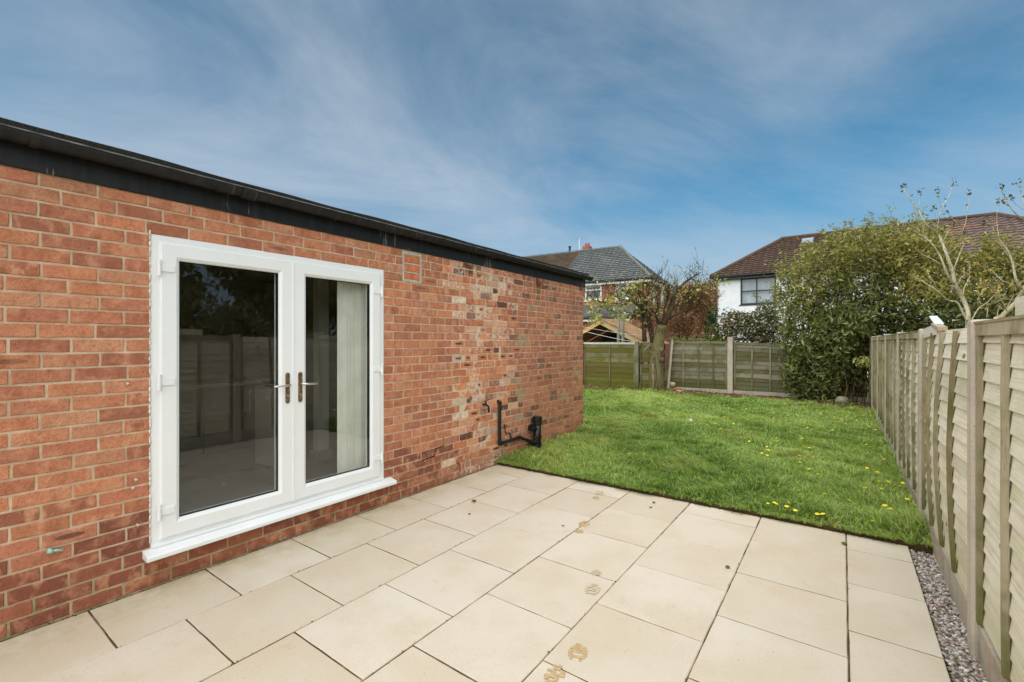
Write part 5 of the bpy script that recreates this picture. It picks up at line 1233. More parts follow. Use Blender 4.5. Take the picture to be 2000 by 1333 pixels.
VIB= [(-2.276, 15.517, 1.997, 0.71, 0.5), (-2.909, 15.059, 1.81, 0.45, 0.31), (-1.77, 15.883, 1.763, 0.57, 0.59), (-1.834, 15.838, 2.435, 0.35, 0.34), (-2.592, 15.288, 2.185, 0.43, 0.28)]
RED= [(-4.094, 15.558, 2.538, 0.69, 0.81), (-3.821, 15.756, 3.043, 0.61, 0.51), (-4.299, 15.41, 2.032, 0.61, 0.42)]
DKG= [(-4.037, 18.069, 2.572, 0.28, 0.65), (-3.975, 18.114, 2.095, 0.24, 0.34)]
PALE_L= [(-6.266, 12.996, 2.645, 0.32, 0.35), (-5.878, 13.277, 2.804, 0.41, 0.32), (-5.426, 13.605, 2.964, 0.36, 0.4), (-5.103, 13.839, 2.645, 0.32, 0.48), (-6.201, 13.043, 2.246, 0.29, 0.16), (-5.555, 13.511, 2.406, 0.36, 0.24), (-5.232, 13.745, 3.283, 0.29, 0.22)]
PALE_R= [(-4.228, 14.596, 3.135, 0.51, 0.35), (-3.708, 14.973, 3.215, 0.51, 0.35), (-3.253, 15.303, 3.376, 0.44, 0.22), (-4.619, 14.313, 3.054, 0.37, 0.32), (-4.488, 14.408, 2.653, 0.44, 0.48), (-4.879, 14.125, 2.813, 0.37, 0.4)]
# ================================================================== PLANTS
def leaves(P, size, cols, aspect=0.42, upbias=0.35, axis=None, droop=0.2, rng=npr):
    """P (n,3) leaf positions -> folded diamond leaves; cols (n,3)"""
    n = len(P)
    A = rng.normal(0, 1, (n, 3))
    if axis is not None: A = A * 0.8 + axis
    A[:, 2] -= droop; A /= np.linalg.norm(A, axis=1)[:, None] + 1e-9
    N = rng.normal(0, 1, (n, 3)); N[:, 2] += upbias * 2.5
    N -= A * np.sum(A * N, 1)[:, None]; N /= np.linalg.norm(N, axis=1)[:, None] + 1e-9
    B = np.cross(A, N)
    s = (size * rng.uniform(0.65, 1.3, n))[:, None]
    base = P - A * s * 0.5; tip = P + A * s * 0.5
    l = P - A * s * 0.06 + B * s * aspect * 0.5 + N * s * 0.10; r = P - A * s * 0.06 - B * s * aspect * 0.5 + N * s * 0.10
    V = np.stack([base, l, tip, r], 1).reshape(-1, 3); i = np.arange(n) * 4
    F = np.concatenate([np.stack([i, i + 1, i + 2], 1), np.stack([i, i + 2, i + 3], 1)])
    c = np.concatenate([np.repeat(cols, 4, 0), np.ones((n * 4, 1))], 1)
    return V, F, c
def pal_cols(n, pal, jitter=0.25, rng=npr):
    p = np.array([lin(*q)[:3] for q in pal]); i = rng.integers(0, len(p), n); j = rng.integers(0, len(p), n); t = rng.uniform(0, 1, (n, 1))
    return (p[i] * t + p[j] * (1 - t)) * rng.uniform(1 - jitter, 1 + jitter, (n, 1))
def blob_points(blobs, per_m2, inner=0.35, rng=npr, lump=0.18, ymul=1.0, zmin=0.05):
    out = []
    for (x, y, z, rx, rz) in blobs:
        ry = rx * ymul
        area = 4 * math.pi * ((rx * ry) ** 1.6 / 3 + 2 * (rx * rz) ** 1.6 / 3) ** (1 / 1.6)
        n = int(area * per_m2)
        d = rng.normal(0, 1, (n, 3)); d /= np.linalg.norm(d, axis=1)[:, None]
        rr = np.where(rng.uniform(0, 1, n) < inner, rng.uniform(0.35, 1, n), rng.uniform(0.82, 1.08, n))
        ph = rng.uniform(0, 6.28, 4)
        rr = rr * (1 + lump * np.sin(5 * d[:, 0] + ph[0]) * np.sin(4 * d[:, 2] + ph[1]) + lump * 0.7 * np.sin(9 * d[:, 1] + ph[2]) * np.sin(8 * d[:, 2] + ph[3]))
        p = np.stack([x + d[:, 0] * rx * rr, y + d[:, 1] * ry * rr, z + d[:, 2] * rz * rr], 1)
        out.append(p[p[:, 2] > zmin])
    return np.concatenate(out)
def leaf_obj(name, lst, parent, m=None):
    Vs, Fs, Cs, o = [], [], [], 0
    for (V, F, c) in lst: Vs.append(V); Fs.append(F + o); Cs.append(c); o += len(V)
    me = npmesh(name, np.concatenate(Vs), [np.concatenate(Fs)], np.concatenate(Cs)); me.materials.append(m or M_LEAF)
    return link(name, me, None, parent, fix=False)
def branches(name, lines, parent, m, n=7):
    b = MB()
    for L in lines:
        # Catmull-Rom smoothing
        P = [np.array(q) for q in L]; P = [2 * P[0] - P[1]] + P + [2 * P[-1] - P[-2]]; pts = []
        for i in range(1, len(P) - 2):
            for t in (0, 0.34, 0.67):
                a, b_, c, d = P[i - 1], P[i], P[i + 1], P[i + 2]
                pts.append(0.5 * ((2 * b_) + (-a + c) * t + (2 * a - 5 * b_ + 4 * c - d) * t * t + (-a + 3 * b_ - 3 * c + d) * t ** 3))
        pts.append(P[-2])
        b.tube([tuple(p[:3]) for p in pts], [max(0.0015, p[3]) for p in pts], n)
    return b.build(name, m, parent, smooth=True)
def twigs(lines, rng, per, length, rad, spread=0.9, up=0.3, skip=0.25):
    out = []
    for L in lines:
        for k in range(per):
            t = rng.uniform(skip, 1) * (len(L) - 1); i = min(int(t), len(L) - 2); f = t - i
            p = [L[i][q] + (L[i + 1][q] - L[i][q]) * f for q in range(4)]
            d = Vector((rng.uniform(-1, 1), rng.uniform(-1, 1), rng.uniform(-0.5, 1) + up)).normalized()
            base = Vector((L[i + 1][0] - L[i][0], L[i + 1][1] - L[i][1], L[i + 1][2] - L[i][2])).normalized()
            d = (d * spread + base * 0.5).normalized(); ln = length * rng.uniform(0.5, 1.2); pts = [tuple(p[:3]) + (min(rad, p[3]),)]
            for s in range(1, 4):
                d = (d + Vector((rng.uniform(-.25, .25), rng.uniform(-.25, .25), rng.uniform(-.15, .3)))).normalized()
                q = Vector(pts[-1][:3]) + d * ln / 3; pts.append(tuple(q) + (rad * (1 - s / 3.6),))
            out.append(pts)
    return out
trg = random.Random(77)

# ---- thick pollarded tree growing through the back fence
ft = thing('pollarded_tree', (-4.62, 14.0, 0), 'thick trunked pollarded tree with bare twisted branches growing at the back fence', 'tree')
branches('trunk', [[(q[0], q[1], q[2], q[3] * 1.12) for q in L] for L in FENCE_TREE[:1]], ft, M_BARK, 14)
branches('limb', [[(q[0], q[1], q[2], q[3] * 1.35) for q in L] for L in FENCE_TREE[1:]], ft, M_TWIG, 8)
tw1 = twigs(FENCE_TREE[1:], trg, 15, 0.6, 0.011)
tw2 = twigs(tw1, trg, 4, 0.38, 0.007, skip=0.3)
branches('twigs', tw1 + tw2, ft, M_TWIG, 4)
burr = MB()
for k in range(9): lump(burr, (-4.6 + trg.uniform(-.13, .13), 13.92 + trg.uniform(-.06, .1), 1.15 + trg.uniform(-.18, .2)), (0.10, 0.10, 0.08), k, 8, 5)
burr.build('burr', M_BARK, ft, smooth=True)
tips = np.array([t[-1][:3] for t in tw1 + tw2]); tips = np.repeat(tips[::4], 3, 0); tips = tips + npr.normal(0, 0.06, tips.shape)
YG = [(196, 196, 104), (172, 178, 82), (206, 200, 128), (150, 158, 72)]
pts = np.concatenate([blob_points(PALE_L, 60, 0.7, lump=0.3), blob_points(PALE_R, 22, 0.7, lump=0.3)])
leaf_obj('young_leaves', [leaves(pts, 0.115, pal_cols(len(pts), YG), 0.65), leaves(tips, 0.07, pal_cols(len(tips), YG + [(140, 120, 70)]), 0.55)], ft)
pts = blob_points([(-4.60, 13.88, 1.95, 0.30, 0.35), (-4.75, 13.9, 2.35, 0.4, 0.3), (-4.55, 13.85, 1.2, 0.25, 0.2)], 60, 0.3)
leaf_obj('ivy', [leaves(pts, 0.06, pal_cols(len(pts), [(96, 92, 52), (128, 104, 62), (82, 70, 44)]), 0.7)], ft)

rb = thing('red_leaved_shrub', (-4.1, 15.6, 0), 'shrub with bronze red young leaves behind the pollarded tree', 'shrub')
branches('stem', [[(-4.1 + dx * 0.2, 15.6 + dy * 0.2, -0.1, 0.04), (-4.1 + dx * 0.5, 15.6 + dy * 0.5, 1.4, 0.025), (-4.1 + dx, 15.6 + dy, 2.9, 0.008)] for dx, dy in ((-.5, 0), (.4, .2), (0, -.3), (.6, -.2), (-.2, .4))], rb, M_TWIG, 6)
pts = blob_points(RED, 520, 0.6, lump=0.3)
leaf_obj('foliage', [leaves(pts, 0.075, pal_cols(len(pts), [(150, 104, 64), (164, 126, 80), (132, 94, 58), (140, 128, 66), (154, 88, 62)]), 0.5)], rb)
dg = thing('dark_evergreen', (-4.0, 18.1, 0), 'narrow dark green evergreen in front of the distant brick house', 'tree')
branches('trunk', [[(-4.0, 18.1, -0.1, 0.07), (-4.0, 18.1, 1.5, 0.05), (-4.02, 18.1, 3.0, 0.02)]], dg, M_TWIG, 6)
pts = blob_points(DKG, 900, 0.5); leaf_obj('foliage', [leaves(pts, 0.09, pal_cols(len(pts), [(62, 92, 38), (78, 112, 48), (52, 76, 32)]), 0.4)], dg)

# ---- pink budded shrub leaning over the back fence
vb_ = thing('blossom_shrub', (-2.2, 15.5, 0), 'shrub dotted with pale pink blossom leaning over the dark back fence panel', 'shrub')
branches('stem', [[(-2.2 + dx * 0.2, 15.5 + dy * 0.2, -0.1, 0.035), (-2.2 + dx * 0.6, 15.5 + dy * 0.4, 1.2, 0.02), (-2.2 + dx, 15.5 + dy, 2.3, 0.006)] for dx, dy in ((-.8, -.3), (-.4, .1), (0, -.3), (.4, .2), (.6, -.2), (-1.2, -.4))], vb_, M_TWIG, 6)
pts = blob_points([(x, y - 0.25, z, rx, rz) for x, y, z, rx, rz in VIB], 520, 0.45, lump=0.28)
leaf_obj('foliage', [leaves(pts, 0.085, pal_cols(len(pts), [(84, 92, 46), (104, 112, 58), (120, 116, 66), (72, 82, 42)]), 0.45)], vb_)
pts = blob_points([(x, y - 0.3, z, rx * 1.02, rz * 1.02) for x, y, z, rx, rz in VIB], 45, 0.0, lump=0.28)
leaf_obj('blossom', [leaves(pts, 0.07, pal_cols(len(pts), [(226, 200, 190), (214, 172, 164), (232, 220, 208)], 0.1), 0.8)], vb_, M_PETAL)

# ---- tall bamboo-like evergreen mass in the far right corner
bm = thing('corner_shrub', (-0.2, 14.3, 0), 'tall dense evergreen shrub filling the corner where the two fences meet', 'shrub')
stems = []
for k in range(26):
    x0, y0 = trg.uniform(-0.9, 0.3), trg.uniform(14.05, 14.32); dx, dy = trg.uniform(-0.4, 0.6), trg.uniform(0.1, 1.0)
    h_ = trg.uniform(2.6, 4.3)
    stems.append([(x0, y0, -0.05, 0.014), (x0 + dx * 0.2, y0 + dy * 0.2, h_ * 0.35, 0.012), (x0 + dx * 0.6, y0 + dy * 0.6, h_ * 0.7, 0.009), (x0 + dx, y0 + dy, h_, 0.004)])
for k in range(8):
    x0 = trg.uniform(-0.7, 0.2); stems.append([(x0, 13.55, 0.0, 0.010), (x0 - trg.uniform(-.2, .2), 13.75, 0.45, 0.009), (x0 - trg.uniform(-.3, .3), 14.0, 1.0, 0.006)])
branches('stem', stems, bm, m_bark('cane', lin(116, 96, 62), lin(150, 128, 88), amt=0.1), 5)
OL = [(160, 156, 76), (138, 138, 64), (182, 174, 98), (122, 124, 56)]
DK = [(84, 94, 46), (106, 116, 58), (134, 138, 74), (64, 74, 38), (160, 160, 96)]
def sprays(blobs, k, ln, rng, per=26, up=0.9, zmin=2.2, spread=0.045):
    """arching leafy shoots that break up a shrub's outline"""
    S_, P_ = [], []
    for (x, y, z, rx, rz) in blobs:
        for q in range(k):
            d = Vector((rng.gauss(0, 1), rng.gauss(0, 0.8), rng.uniform(0.0, 1.3))).normalized()
            p = Vector((x + d.x * rx * 0.8, y + d.y * rx * 0.8, z + d.z * rz * 0.8))
            if p.z < zmin: continue
            d = (d * 0.6 + Vector((0, 0, up))).normalized(); L_ = ln * rng.uniform(0.5, 1.2); row = [tuple(p) + (0.006,)]
            for s in range(1, 5):
                d = (d + Vector((rng.uniform(-.18, .18), rng.uniform(-.18, .18), -0.10))).normalized(); p = p + d * L_ / 4; row.append(tuple(p) + (0.006 * (1 - s / 4.6),))
            S_.append(row)
            for s in range(per):
                t = rng.uniform(0.1, 1) * 4; i = min(int(t), 3); f = t - i
                P_.append([row[i][c] + (row[i + 1][c] - row[i][c]) * f + rng.gauss(0, spread) for c in range(3)])
    return S_, np.array(P_)
BAM_UP = [(x, y, z, rx * 0.86, rz * 0.84) for x, y, z, rx, rz in BAM_UP]
sp_s, sp_p = sprays(BAM_UP, 26, 0.7, trg)
up = blob_points(BAM_UP, 200, 0.6, lump=0.36); BAM_LOW += [(-0.55, 13.75, 0.45, 0.42, 0.42), (-0.28, 13.85, 0.75, 0.36, 0.5), (-0.75, 13.75, 1.1, 0.4, 0.6), (-0.25, 13.8, 1.6, 0.5, 0.6), (0.2, 14.0, 2.0, 0.45, 0.5), (0.33, 14.25, 1.25, 0.22, 0.4), (0.36, 14.3, 0.6, 0.18, 0.35)]
lo = blob_points(BAM_LOW, 360, 0.4, lump=0.3); tp = np.concatenate([blob_points(BAM_TIP, 60, 0.8, lump=0.4), sp_p])
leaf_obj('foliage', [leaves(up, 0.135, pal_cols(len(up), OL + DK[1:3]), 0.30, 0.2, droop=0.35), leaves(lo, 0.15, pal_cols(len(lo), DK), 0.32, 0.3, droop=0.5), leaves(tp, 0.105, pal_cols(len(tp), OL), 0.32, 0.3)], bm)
tw = twigs([s for s in stems if s[-1][2] > 3.2], trg, 8, 0.6, 0.005, up=0.6, skip=0.6); branches('twigs', tw + sp_s, bm, M_TWIG, 4)

ys_ = thing('yellow_shrub', (0.35, 13.35, 0), 'pale yellow green sprig poking out beside the end of the side fence', 'shrub')
branches('stem', [[(0.40, 13.6, -0.05, 0.012), (0.38, 13.5, 0.6, 0.009), (0.34, 13.35, 1.1, 0.004)], [(0.42, 13.6, -0.05, 0.01), (0.45, 13.45, 0.7, 0.008), (0.47, 13.3, 1.15, 0.004)]], ys_, M_TWIG, 5)
pts = blob_points([(0.36, 13.3, 1.08, 0.17, 0.12), (0.45, 13.25, 1.14, 0.1, 0.09)], 420, 0.5)
leaf_obj('foliage', [leaves(pts, 0.06, pal_cols(len(pts), [(188, 188, 96), (206, 204, 124), (160, 164, 78)]), 0.5, 0.8)], ys_)

# ---- hedge bushes beyond the side fence
HEDGE[0] = HEDGE[0][:2] + (3.35, 0.75, 0.8); HEDGE[1] = HEDGE[1][:2] + (2.95, 0.8, 0.7); HEDGE += [(1.35, 15.2, 3.55, 0.7, 0.8)]
names = ['olive bush behind the side fence, nearest the corner shrub', 'olive bush rising behind the forked pale tree', 'yellowish bush behind the side fence at the far right']
for gi, idx in enumerate(((0, 3, 7), (1, 4), (2, 5, 6))):
    bl = [HEDGE[i] for i in idx]; c = bl[0]
    hb = thing('hedge_bush', (c[0], c[1], 0), names[gi], 'bush', 'bushes beyond the side fence')
    branches('stem', [[(c[0] + dx * .3, c[1] + dy * .3, -0.1, 0.04), (c[0] + dx * .6, c[1] + dy * .6, 1.5, 0.03), (c[0] + dx, c[1] + dy, 3.2, 0.008)] for dx, dy in ((-.4, 0), (.4, .1), (0, -.4), (.1, .4))], hb, M_TWIG, 6)
    bl = bl + [(c[0], c[1], 1.3, 0.75, 1.2)]
    ss_, sq_ = sprays(bl[:1] + bl[2:3], 16, 0.5, trg); tag(branches('twigs', ss_, hb, M_TWIG, 4), kind='stuff')
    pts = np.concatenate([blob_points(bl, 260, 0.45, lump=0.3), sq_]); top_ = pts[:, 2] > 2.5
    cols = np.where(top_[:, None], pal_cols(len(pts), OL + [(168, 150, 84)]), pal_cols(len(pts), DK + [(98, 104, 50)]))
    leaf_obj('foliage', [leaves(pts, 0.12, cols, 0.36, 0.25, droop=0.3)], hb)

# ---- two pale barked trees close behind the side fence
def pale_tree(lines, name, label, base):
    t = thing('pale_tree', base, label, 'tree', 'pale barked trees behind the side fence')
    L0 = list(lines[0]); L0 = [(base[0], base[1], -0.1, L0[0][3] * 1.2), ((base[0] + L0[0][0]) / 2, (base[1] + L0[0][1]) / 2, 0.8, L0[0][3] * 1.1)] + L0
    branches('trunk', [[q[:3] + (q[3] * 0.88,) for q in L0]], t, M_PALE, 12); branches('branch', [[q[:3] + (q[3] * 0.82,) for q in L] for L in lines[1:]], t, M_PALE, 8)
    tp_ = []
    for L in lines:
        e = L[-1][:3]; up_ = e[2] > 2.75
        for k in range(9): tp_.append((e[0] + trg.gauss(0, .016), e[1] + trg.gauss(0, .02), e[2] + trg.gauss(0, .02), up_))
        for (p, q) in zip(L[1:-1], L[2:]):
            for k in range(2):
                f = trg.random(); tp_.append((p[0] + (q[0] - p[0]) * f + trg.gauss(0, .01), p[1] + (q[1] - p[1]) * f, p[2] + (q[2] - p[2]) * f + trg.gauss(0, .012), up_)) if p[3] < 0.008 else None
    A = np.array(tp_); c = np.where(A[:, 3:] > 0.5, pal_cols(len(A), [(96, 88, 48), (122, 112, 60), (80, 70, 42)]), pal_cols(len(A), [(190, 172, 92), (206, 184, 104), (176, 140, 84)]))
    tag(leaf_obj('buds', [leaves(A[:, :3], 0.036, c, 0.55, 0.3)], t), kind='stuff')
pale_tree(PALE_A, 'a', 'pale barked tree with forked leaning trunk rising behind the tallest fence post', (1.17, 7.3, 0))
pale_tree(PALE_B, 'b', 'pale barked tree with sloping trunk at the right edge of the picture', (1.15, 6.6, 0))

# ---- tall trees further off on the right, seen mirrored in the door glass
for gi, (x, y, lab) in enumerate(((5.2, 2.6, 'broad leafy tree mirrored in the left door pane'), (5.6, 6.4, 'broad leafy tree mirrored in the middle of the doors'), (5.8, 10.2, 'broad leafy tree mirrored in the right door pane'))):
    t = thing('garden_tree', (x, y, 0), lab, 'tree', 'trees to the right of the garden')
    branches('trunk', [[(x, y, -0.1, 0.17), (x + .05, y, 1.2, 0.13), (x, y + .1, 2.6, 0.09), (x, y, 4.2, 0.03)]] + [[(x, y, 1.6, 0.07), (x + dx * .5, y + dy * .5, 2.4, 0.05), (x + dx, y + dy, 3.4, 0.015)] for dx, dy in ((1, .4), (-.9, .6), (.2, -1.1), (-.3, 1.1))], t, M_BARK, 9)
    bl = [(x + trg.uniform(-.8, .8), y + trg.uniform(-1.1, 1.1), z, 1.25, 0.95) for z in (1.6, 2.2, 3.0, 3.7, 4.4, 2.8)]
    pts = blob_points(bl, 150, 0.4, lump=0.25); leaf_obj('crown', [leaves(pts, 0.19, pal_cols(len(pts), [(122, 128, 62), (140, 140, 74), (104, 112, 54), (156, 152, 86)]), 0.5)], t)

# ---- low weeds and leaf litter along the foot of the back fence
pts = []
for k in range(2600):
    x = trg.uniform(-8.8, 0.5); y = bed_front(x) - 0.12 + abs(trg.gauss(0, 0.28)); 
    if y > BACK_Y - 0.06: continue
    pts.append((x, y, float(lawn_z(x, y)) + 0.03 + trg.uniform(0, 0.03)))
pts = np.array(pts)
leaf_obj('leaf_litter', [leaves(pts, 0.065, pal_cols(len(pts), [(150, 112, 78), (126, 92, 62), (176, 146, 108), (104, 72, 50), (188, 164, 128)]), 0.6, 1.2)], None)
lo_ = bpy.data.objects['leaf_litter']; tag(lo_, 'dry brown fallen leaves littering the soil along the back fence', 'leaf litter', kind='stuff')
wd = []
for (x, sp, n) in ((-6.1, .3, 60), (-5.6, .25, 60), (-5.1, .3, 80), (-4.3, .2, 40), (-3.3, .2, 30), (-0.9, .3, 70), (-0.3, .3, 60), (0.15, .2, 40), (-7.0, .4, 50)):
    for k in range(n): 
        xx = x + trg.gauss(0, sp); yy = bed_front(xx) + 0.25 + trg.gauss(0, 0.15); wd.append((xx, min(yy, BACK_Y - 0.06), float(lawn_z(xx, yy)) + 0.04 + abs(trg.gauss(0, 0.05))))
wd = np.array(wd); leaf_obj('weeds', [leaves(wd, 0.075, pal_cols(len(wd), [(98, 122, 50), (122, 142, 62), (78, 98, 40), (146, 150, 80)]), 0.5, 0.8)], None)
tag(bpy.data.objects['weeds'], 'low green weeds scattered along the bed by the back fence', 'weeds', kind='stuff')
gl_ = []
for k in range(520):
    x = -4.4 + trg.uniform(0, 1.7); gl_.append((x, BACK_Y + trg.uniform(0.02, 0.3), 1.56 + abs(trg.gauss(0, 0.06))))
gl_ = np.array(gl_); iv = thing('climbing_ivy', (-3.5, BACK_Y + 0.2, 0), 'bright green climber along the top of the back fence right of the tree', 'climber')
branches('stem', [[(-4.2 + .6 * k, BACK_Y + 0.12, -0.1, 0.012), (-4.1 + .6 * k, BACK_Y + 0.12, 0.8, 0.01), (-4.0 + .6 * k, BACK_Y + 0.12, 1.6, 0.005)] for k in range(3)], iv, M_TWIG, 5)
leaf_obj('foliage', [leaves(gl_, 0.07, pal_cols(len(gl_), [(128, 150, 60), (150, 164, 78), (104, 126, 48)]), 0.6, 0.6)], iv)

# grass tufts and moss at the foot of the wall, fence and in the slab joints
tf = []
for k in range(900):
    w_ = trg.random()
    if w_ < 0.45: x, y = -2.0 + trg.uniform(-1.5, 2.4), LAWN_Y - 0.025 + trg.gauss(0, 0.012)
    elif w_ < 0.75: x, y = WX + 0.012 + abs(trg.gauss(0, 0.008)), trg.uniform(0.2, 4.55)
    else:
        cix = trg.choice(xs[1:7]); x, y = cix + trg.gauss(0, 0.003), trg.uniform(0.5, 4.5)
    tf.append((x, y, 0.0015))
tf = np.array(tf); leaf_obj('moss', [leaves(tf, 0.011, pal_cols(len(tf), [(70, 64, 36), (86, 84, 42), (54, 46, 32), (108, 100, 52)]), 0.8, 1.0)], None)
tag(bpy.data.objects['moss'], 'dark crumbs of moss in the patio joints and along the wall foot', 'moss', kind='stuff')

# ================================================================== SMALL THINGS
# dandelions
DAND = [(-0.545, 4.7), (-0.497, 4.72), (-0.391, 4.819), (-0.398, 4.70), (-0.48, 4.68), (-0.331, 4.67), (-0.172, 4.68), (-0.133, 4.69), (-0.135, 5.246), (0.055, 5.25), (0.311, 5.296), (0.344, 5.218), (0.205, 4.75), (0.434, 4.882), (0.494, 5.641), (-0.215, 6.054), (-0.304, 6.215), (-0.415, 6.506), (-0.439, 6.769), (-0.351, 6.868), (-0.298, 6.889), (-0.833, 6.61), (-0.771, 6.609), (-0.799, 6.951), (-0.855, 7.256), (-0.373, 7.551), (-0.421, 7.625), (-1.114, 7.519), (-0.808, 7.967), (-0.495, 8.22), (-0.49, 9.457), (-0.26, 8.054), (0.121, 7.771), (0.209, 7.783), (0.091, 7.308), (0.014, 6.792), (0.0, 6.48), (0.161, 6.479), (0.232, 6.647), (0.319, 6.51), (0.421, 7.262), (0.31, 6.124), (0.388, 6.138), (0.318, 5.883), (0.189, 5.875), (0.51, 6.227), (0.284, 8.353), (0.281, 8.928), (0.445, 9.65), (0.268, 9.646), (0.374, 9.883), (0.329, 11.042), (0.449, 11.275), (0.171, 12.3), (0.216, 10.45), (0.025, 11.811), (-0.357, 11.063), (-1.303, 11.176), (-1.717, 11.141), (-1.994, 10.727), (-0.856, 9.961), (-1.834, 9.516), (-1.781, 9.554), (-1.985, 8.459), (-1.906, 8.43), (-2.082, 8.303), (-1.793, 8.513), (-1.618, 8.109), (-1.562, 8.853), (-2.008, 7.826), (-1.246, 8.084), (-1.243, 7.614), (-0.044, 10.413), (-0.113, 10.66), (0.066, 10.493), (-0.133, 9.231), (0.116, 9.305)]
def dandelion_meshes(col):
    b = MB(); n = 10; R0 = 0.022
    vs = [(0, 0, 0.006)]; fs = []
    for ring, (rr, zz_) in enumerate(((0.010, 0.009), (R0, 0.004))):
        for k in range(n * 2):
            a = math.pi * k / n; q = rr * (1 if k % 2 == 0 or ring == 0 else 0.8); vs.append((q * math.cos(a), q * math.sin(a), zz_ + (0.001 if k % 2 else 0)))
    m2 = n * 2
    for k in range(m2): fs.append((0, 1 + k, 1 + (k + 1) % m2)); fs.append((1 + k, 1 + m2 + k, 1 + m2 + (k + 1) % m2, 1 + (k + 1) % m2))
    vs.append((0, 0, -0.006)); e = len(vs) - 1
    for k in range(m2): fs.append((e, 1 + m2 + (k + 1) % m2, 1 + m2 + k))
    me = bpy.data.meshes.new('flower_head'); me.from_pydata(vs, [], fs); me.update(); fix_normals(me)
    me.materials.append(col)
    st = MB(); st.tube([(0, 0, -0.075), (0.002, 0.001, -0.03), (0, 0, -0.004)], 0.0018, 5)
    ms = bpy.data.meshes.new('stem'); ms.from_pydata(st.v, [], st.f); ms.update(); fix_normals(ms)
    return me, ms
M_YEL = simple('dandelion_yellow', lin(244, 222, 66), 0.7, 0.2, 0.15, 90, 0); M_STEM = simple('dandelion_stem', lin(150, 160, 90), 0.6, 0.3, 0.1, 20, 0)
hd, stm = dandelion_meshes(M_YEL); stm.materials.append(M_STEM)
for (x, y) in DAND:
    z = float(lawn_z(x, y)) + trg.uniform(0.055, 0.085)
    t = thing('dandelion', (x, y, z), 'small yellow dandelion flower open among the grass of the lawn', 'dandelion', 'dandelions in the lawn')
    s = trg.uniform(0.7, 1.1); e = bpy.data.objects.new('flower_head', hd); C.objects.link(e); e.parent = t; e.scale = (s, s, s); e.rotation_euler = (trg.uniform(-.35, .35), trg.uniform(-.35, .35), trg.uniform(0, 6))
    e = bpy.data.objects.new('stem', stm); C.objects.link(e); e.parent = t
cl = MB(); lump(cl, (-2.242, 8.668, 0.12), (0.028, 0.028, 0.028), 3, 12, 8); cl.tube([(-2.242, 8.668, 0.0), (-2.242, 8.668, 0.1)], 0.002, 5)
tag(cl.build('dandelion_clock', simple('seed_fluff', lin(226, 226, 220), 0.9, 0.1, 0.1, 60, 0), smooth=False), 'white dandelion seed head standing in the middle of the lawn', 'seed head')

# muddy boot prints drying on the slabs
M_MUD = simple('dried_mud', lin(194, 168, 124), 0.95, 0.1, 0.12, 60, 0.2)
M_MUD2 = simple('pale_dried_mud', lin(196, 180, 153), 0.95, 0.1, 0.10, 60, 0.1)
def footprint(x, y, ang, heel, m, s=1.0, seed=1):
    b = MB(); rr = random.Random(seed); rows = 7
    for i in range(rows):
        v = (i + 0.5) / rows; wdt = (0.048 if not heel else 0.036) * math.sin(math.pi * (0.18 + 0.72 * v)) * s
        L = (0.13 if not heel else 0.075) * s
        for q in range(4):
            if rr.random() < 0.18: continue
            a0 = -wdt + 2 * wdt * q / 4; a1 = a0 + 2 * wdt / 4 * rr.uniform(0.8, 1.02)
            yy0 = -L / 2 + L * i / rows; yy1 = yy0 + L / rows * rr.uniform(0.7, 0.95)
            k = []
            for (u, vv) in ((a0, yy0), (a1, yy0 + rr.uniform(-.003, .003)), (a1, yy1), ((a0 + a1) / 2, yy1 + rr.uniform(0, .004)), (a0, yy1)):
                k.append((x + u * math.cos(ang) - vv * math.sin(ang), y + u * math.sin(ang) + vv * math.cos(ang)))
            b.add([(p[0], p[1], 0.0022) for p in k] + [(p[0], p[1], 0.0034) for p in k], [(5, 6, 7, 8, 9)] + [(j, (j + 1) % 5, (j + 1) % 5 + 5, j + 5) for j in range(5)])
    o = b.build('muddy_footprint', m, patio)
FP = [(-1.075, 2.05, 0, M_MUD), (-1.09, 1.85, 0, M_MUD), (-1.274, 2.627, 0, M_MUD2), (-1.342, 2.83, 1, M_MUD2), (-1.748, 3.359, 1, M_MUD), (-1.785, 3.52, 0, M_MUD), (-1.995, 4.184, 1, M_MUD2), (-2.028, 4.34, 0, M_MUD2), (-1.06, 1.72, 1, M_MUD)]
for i, (x, y, hl, m) in enumerate(FP): footprint(x, y, 0.28, hl, m, 1.0, i + 3)

# leaves dropped on the patio
def fallen(x, y, s, col, label, curl=0.3):
    b = MB(); n = 7; rot = trg.uniform(0, 6.28); vs = []
    for i in range(n + 1):
        v = i / n; wd_ = s * 0.38 * math.sin(math.pi * v) ** 0.8; yy = s * (v - 0.5); zc = curl * s * (abs(v - 0.5) * 2) ** 2
        for u in (-1, 0, 1):
            px, py = u * wd_, yy; vs.append((x + px * math.cos(rot) - py * math.sin(rot), y + px * math.sin(rot) + py * math.cos(rot), 0.005 + zc * 0.5 + abs(u) * curl * wd_))
    fs = [(i * 3 + k, i * 3 + k + 1, i * 3 + k + 4, i * 3 + k + 3) for i in range(n) for k in range(2)]
    b.add(vs, fs); o = b.build('fallen_leaf', simple('dead_leaf', col, 0.8, 0.2, 0.3, 80, 0), smooth=True)
    md = o.modifiers.new('thick', 'SOLIDIFY'); md.thickness = 0.0012
    tag(o, label, 'leaf', 'fallen leaves on the patio')
fallen(-2.896, 3.369, 0.055, lin(126, 62, 34), 'curled reddish brown leaf on the patio straight out from the wall drain', 0.6)
fallen(-2.723, 3.104, 0.026, lin(52, 46, 40), 'tiny dark leaf on the patio just in front of the reddish brown leaf', 0.3)
fallen(-1.474, 4.37, 0.035, lin(58, 62, 40), 'small dark leaf on the patio nearest the middle of the lawn edge', 0.4)
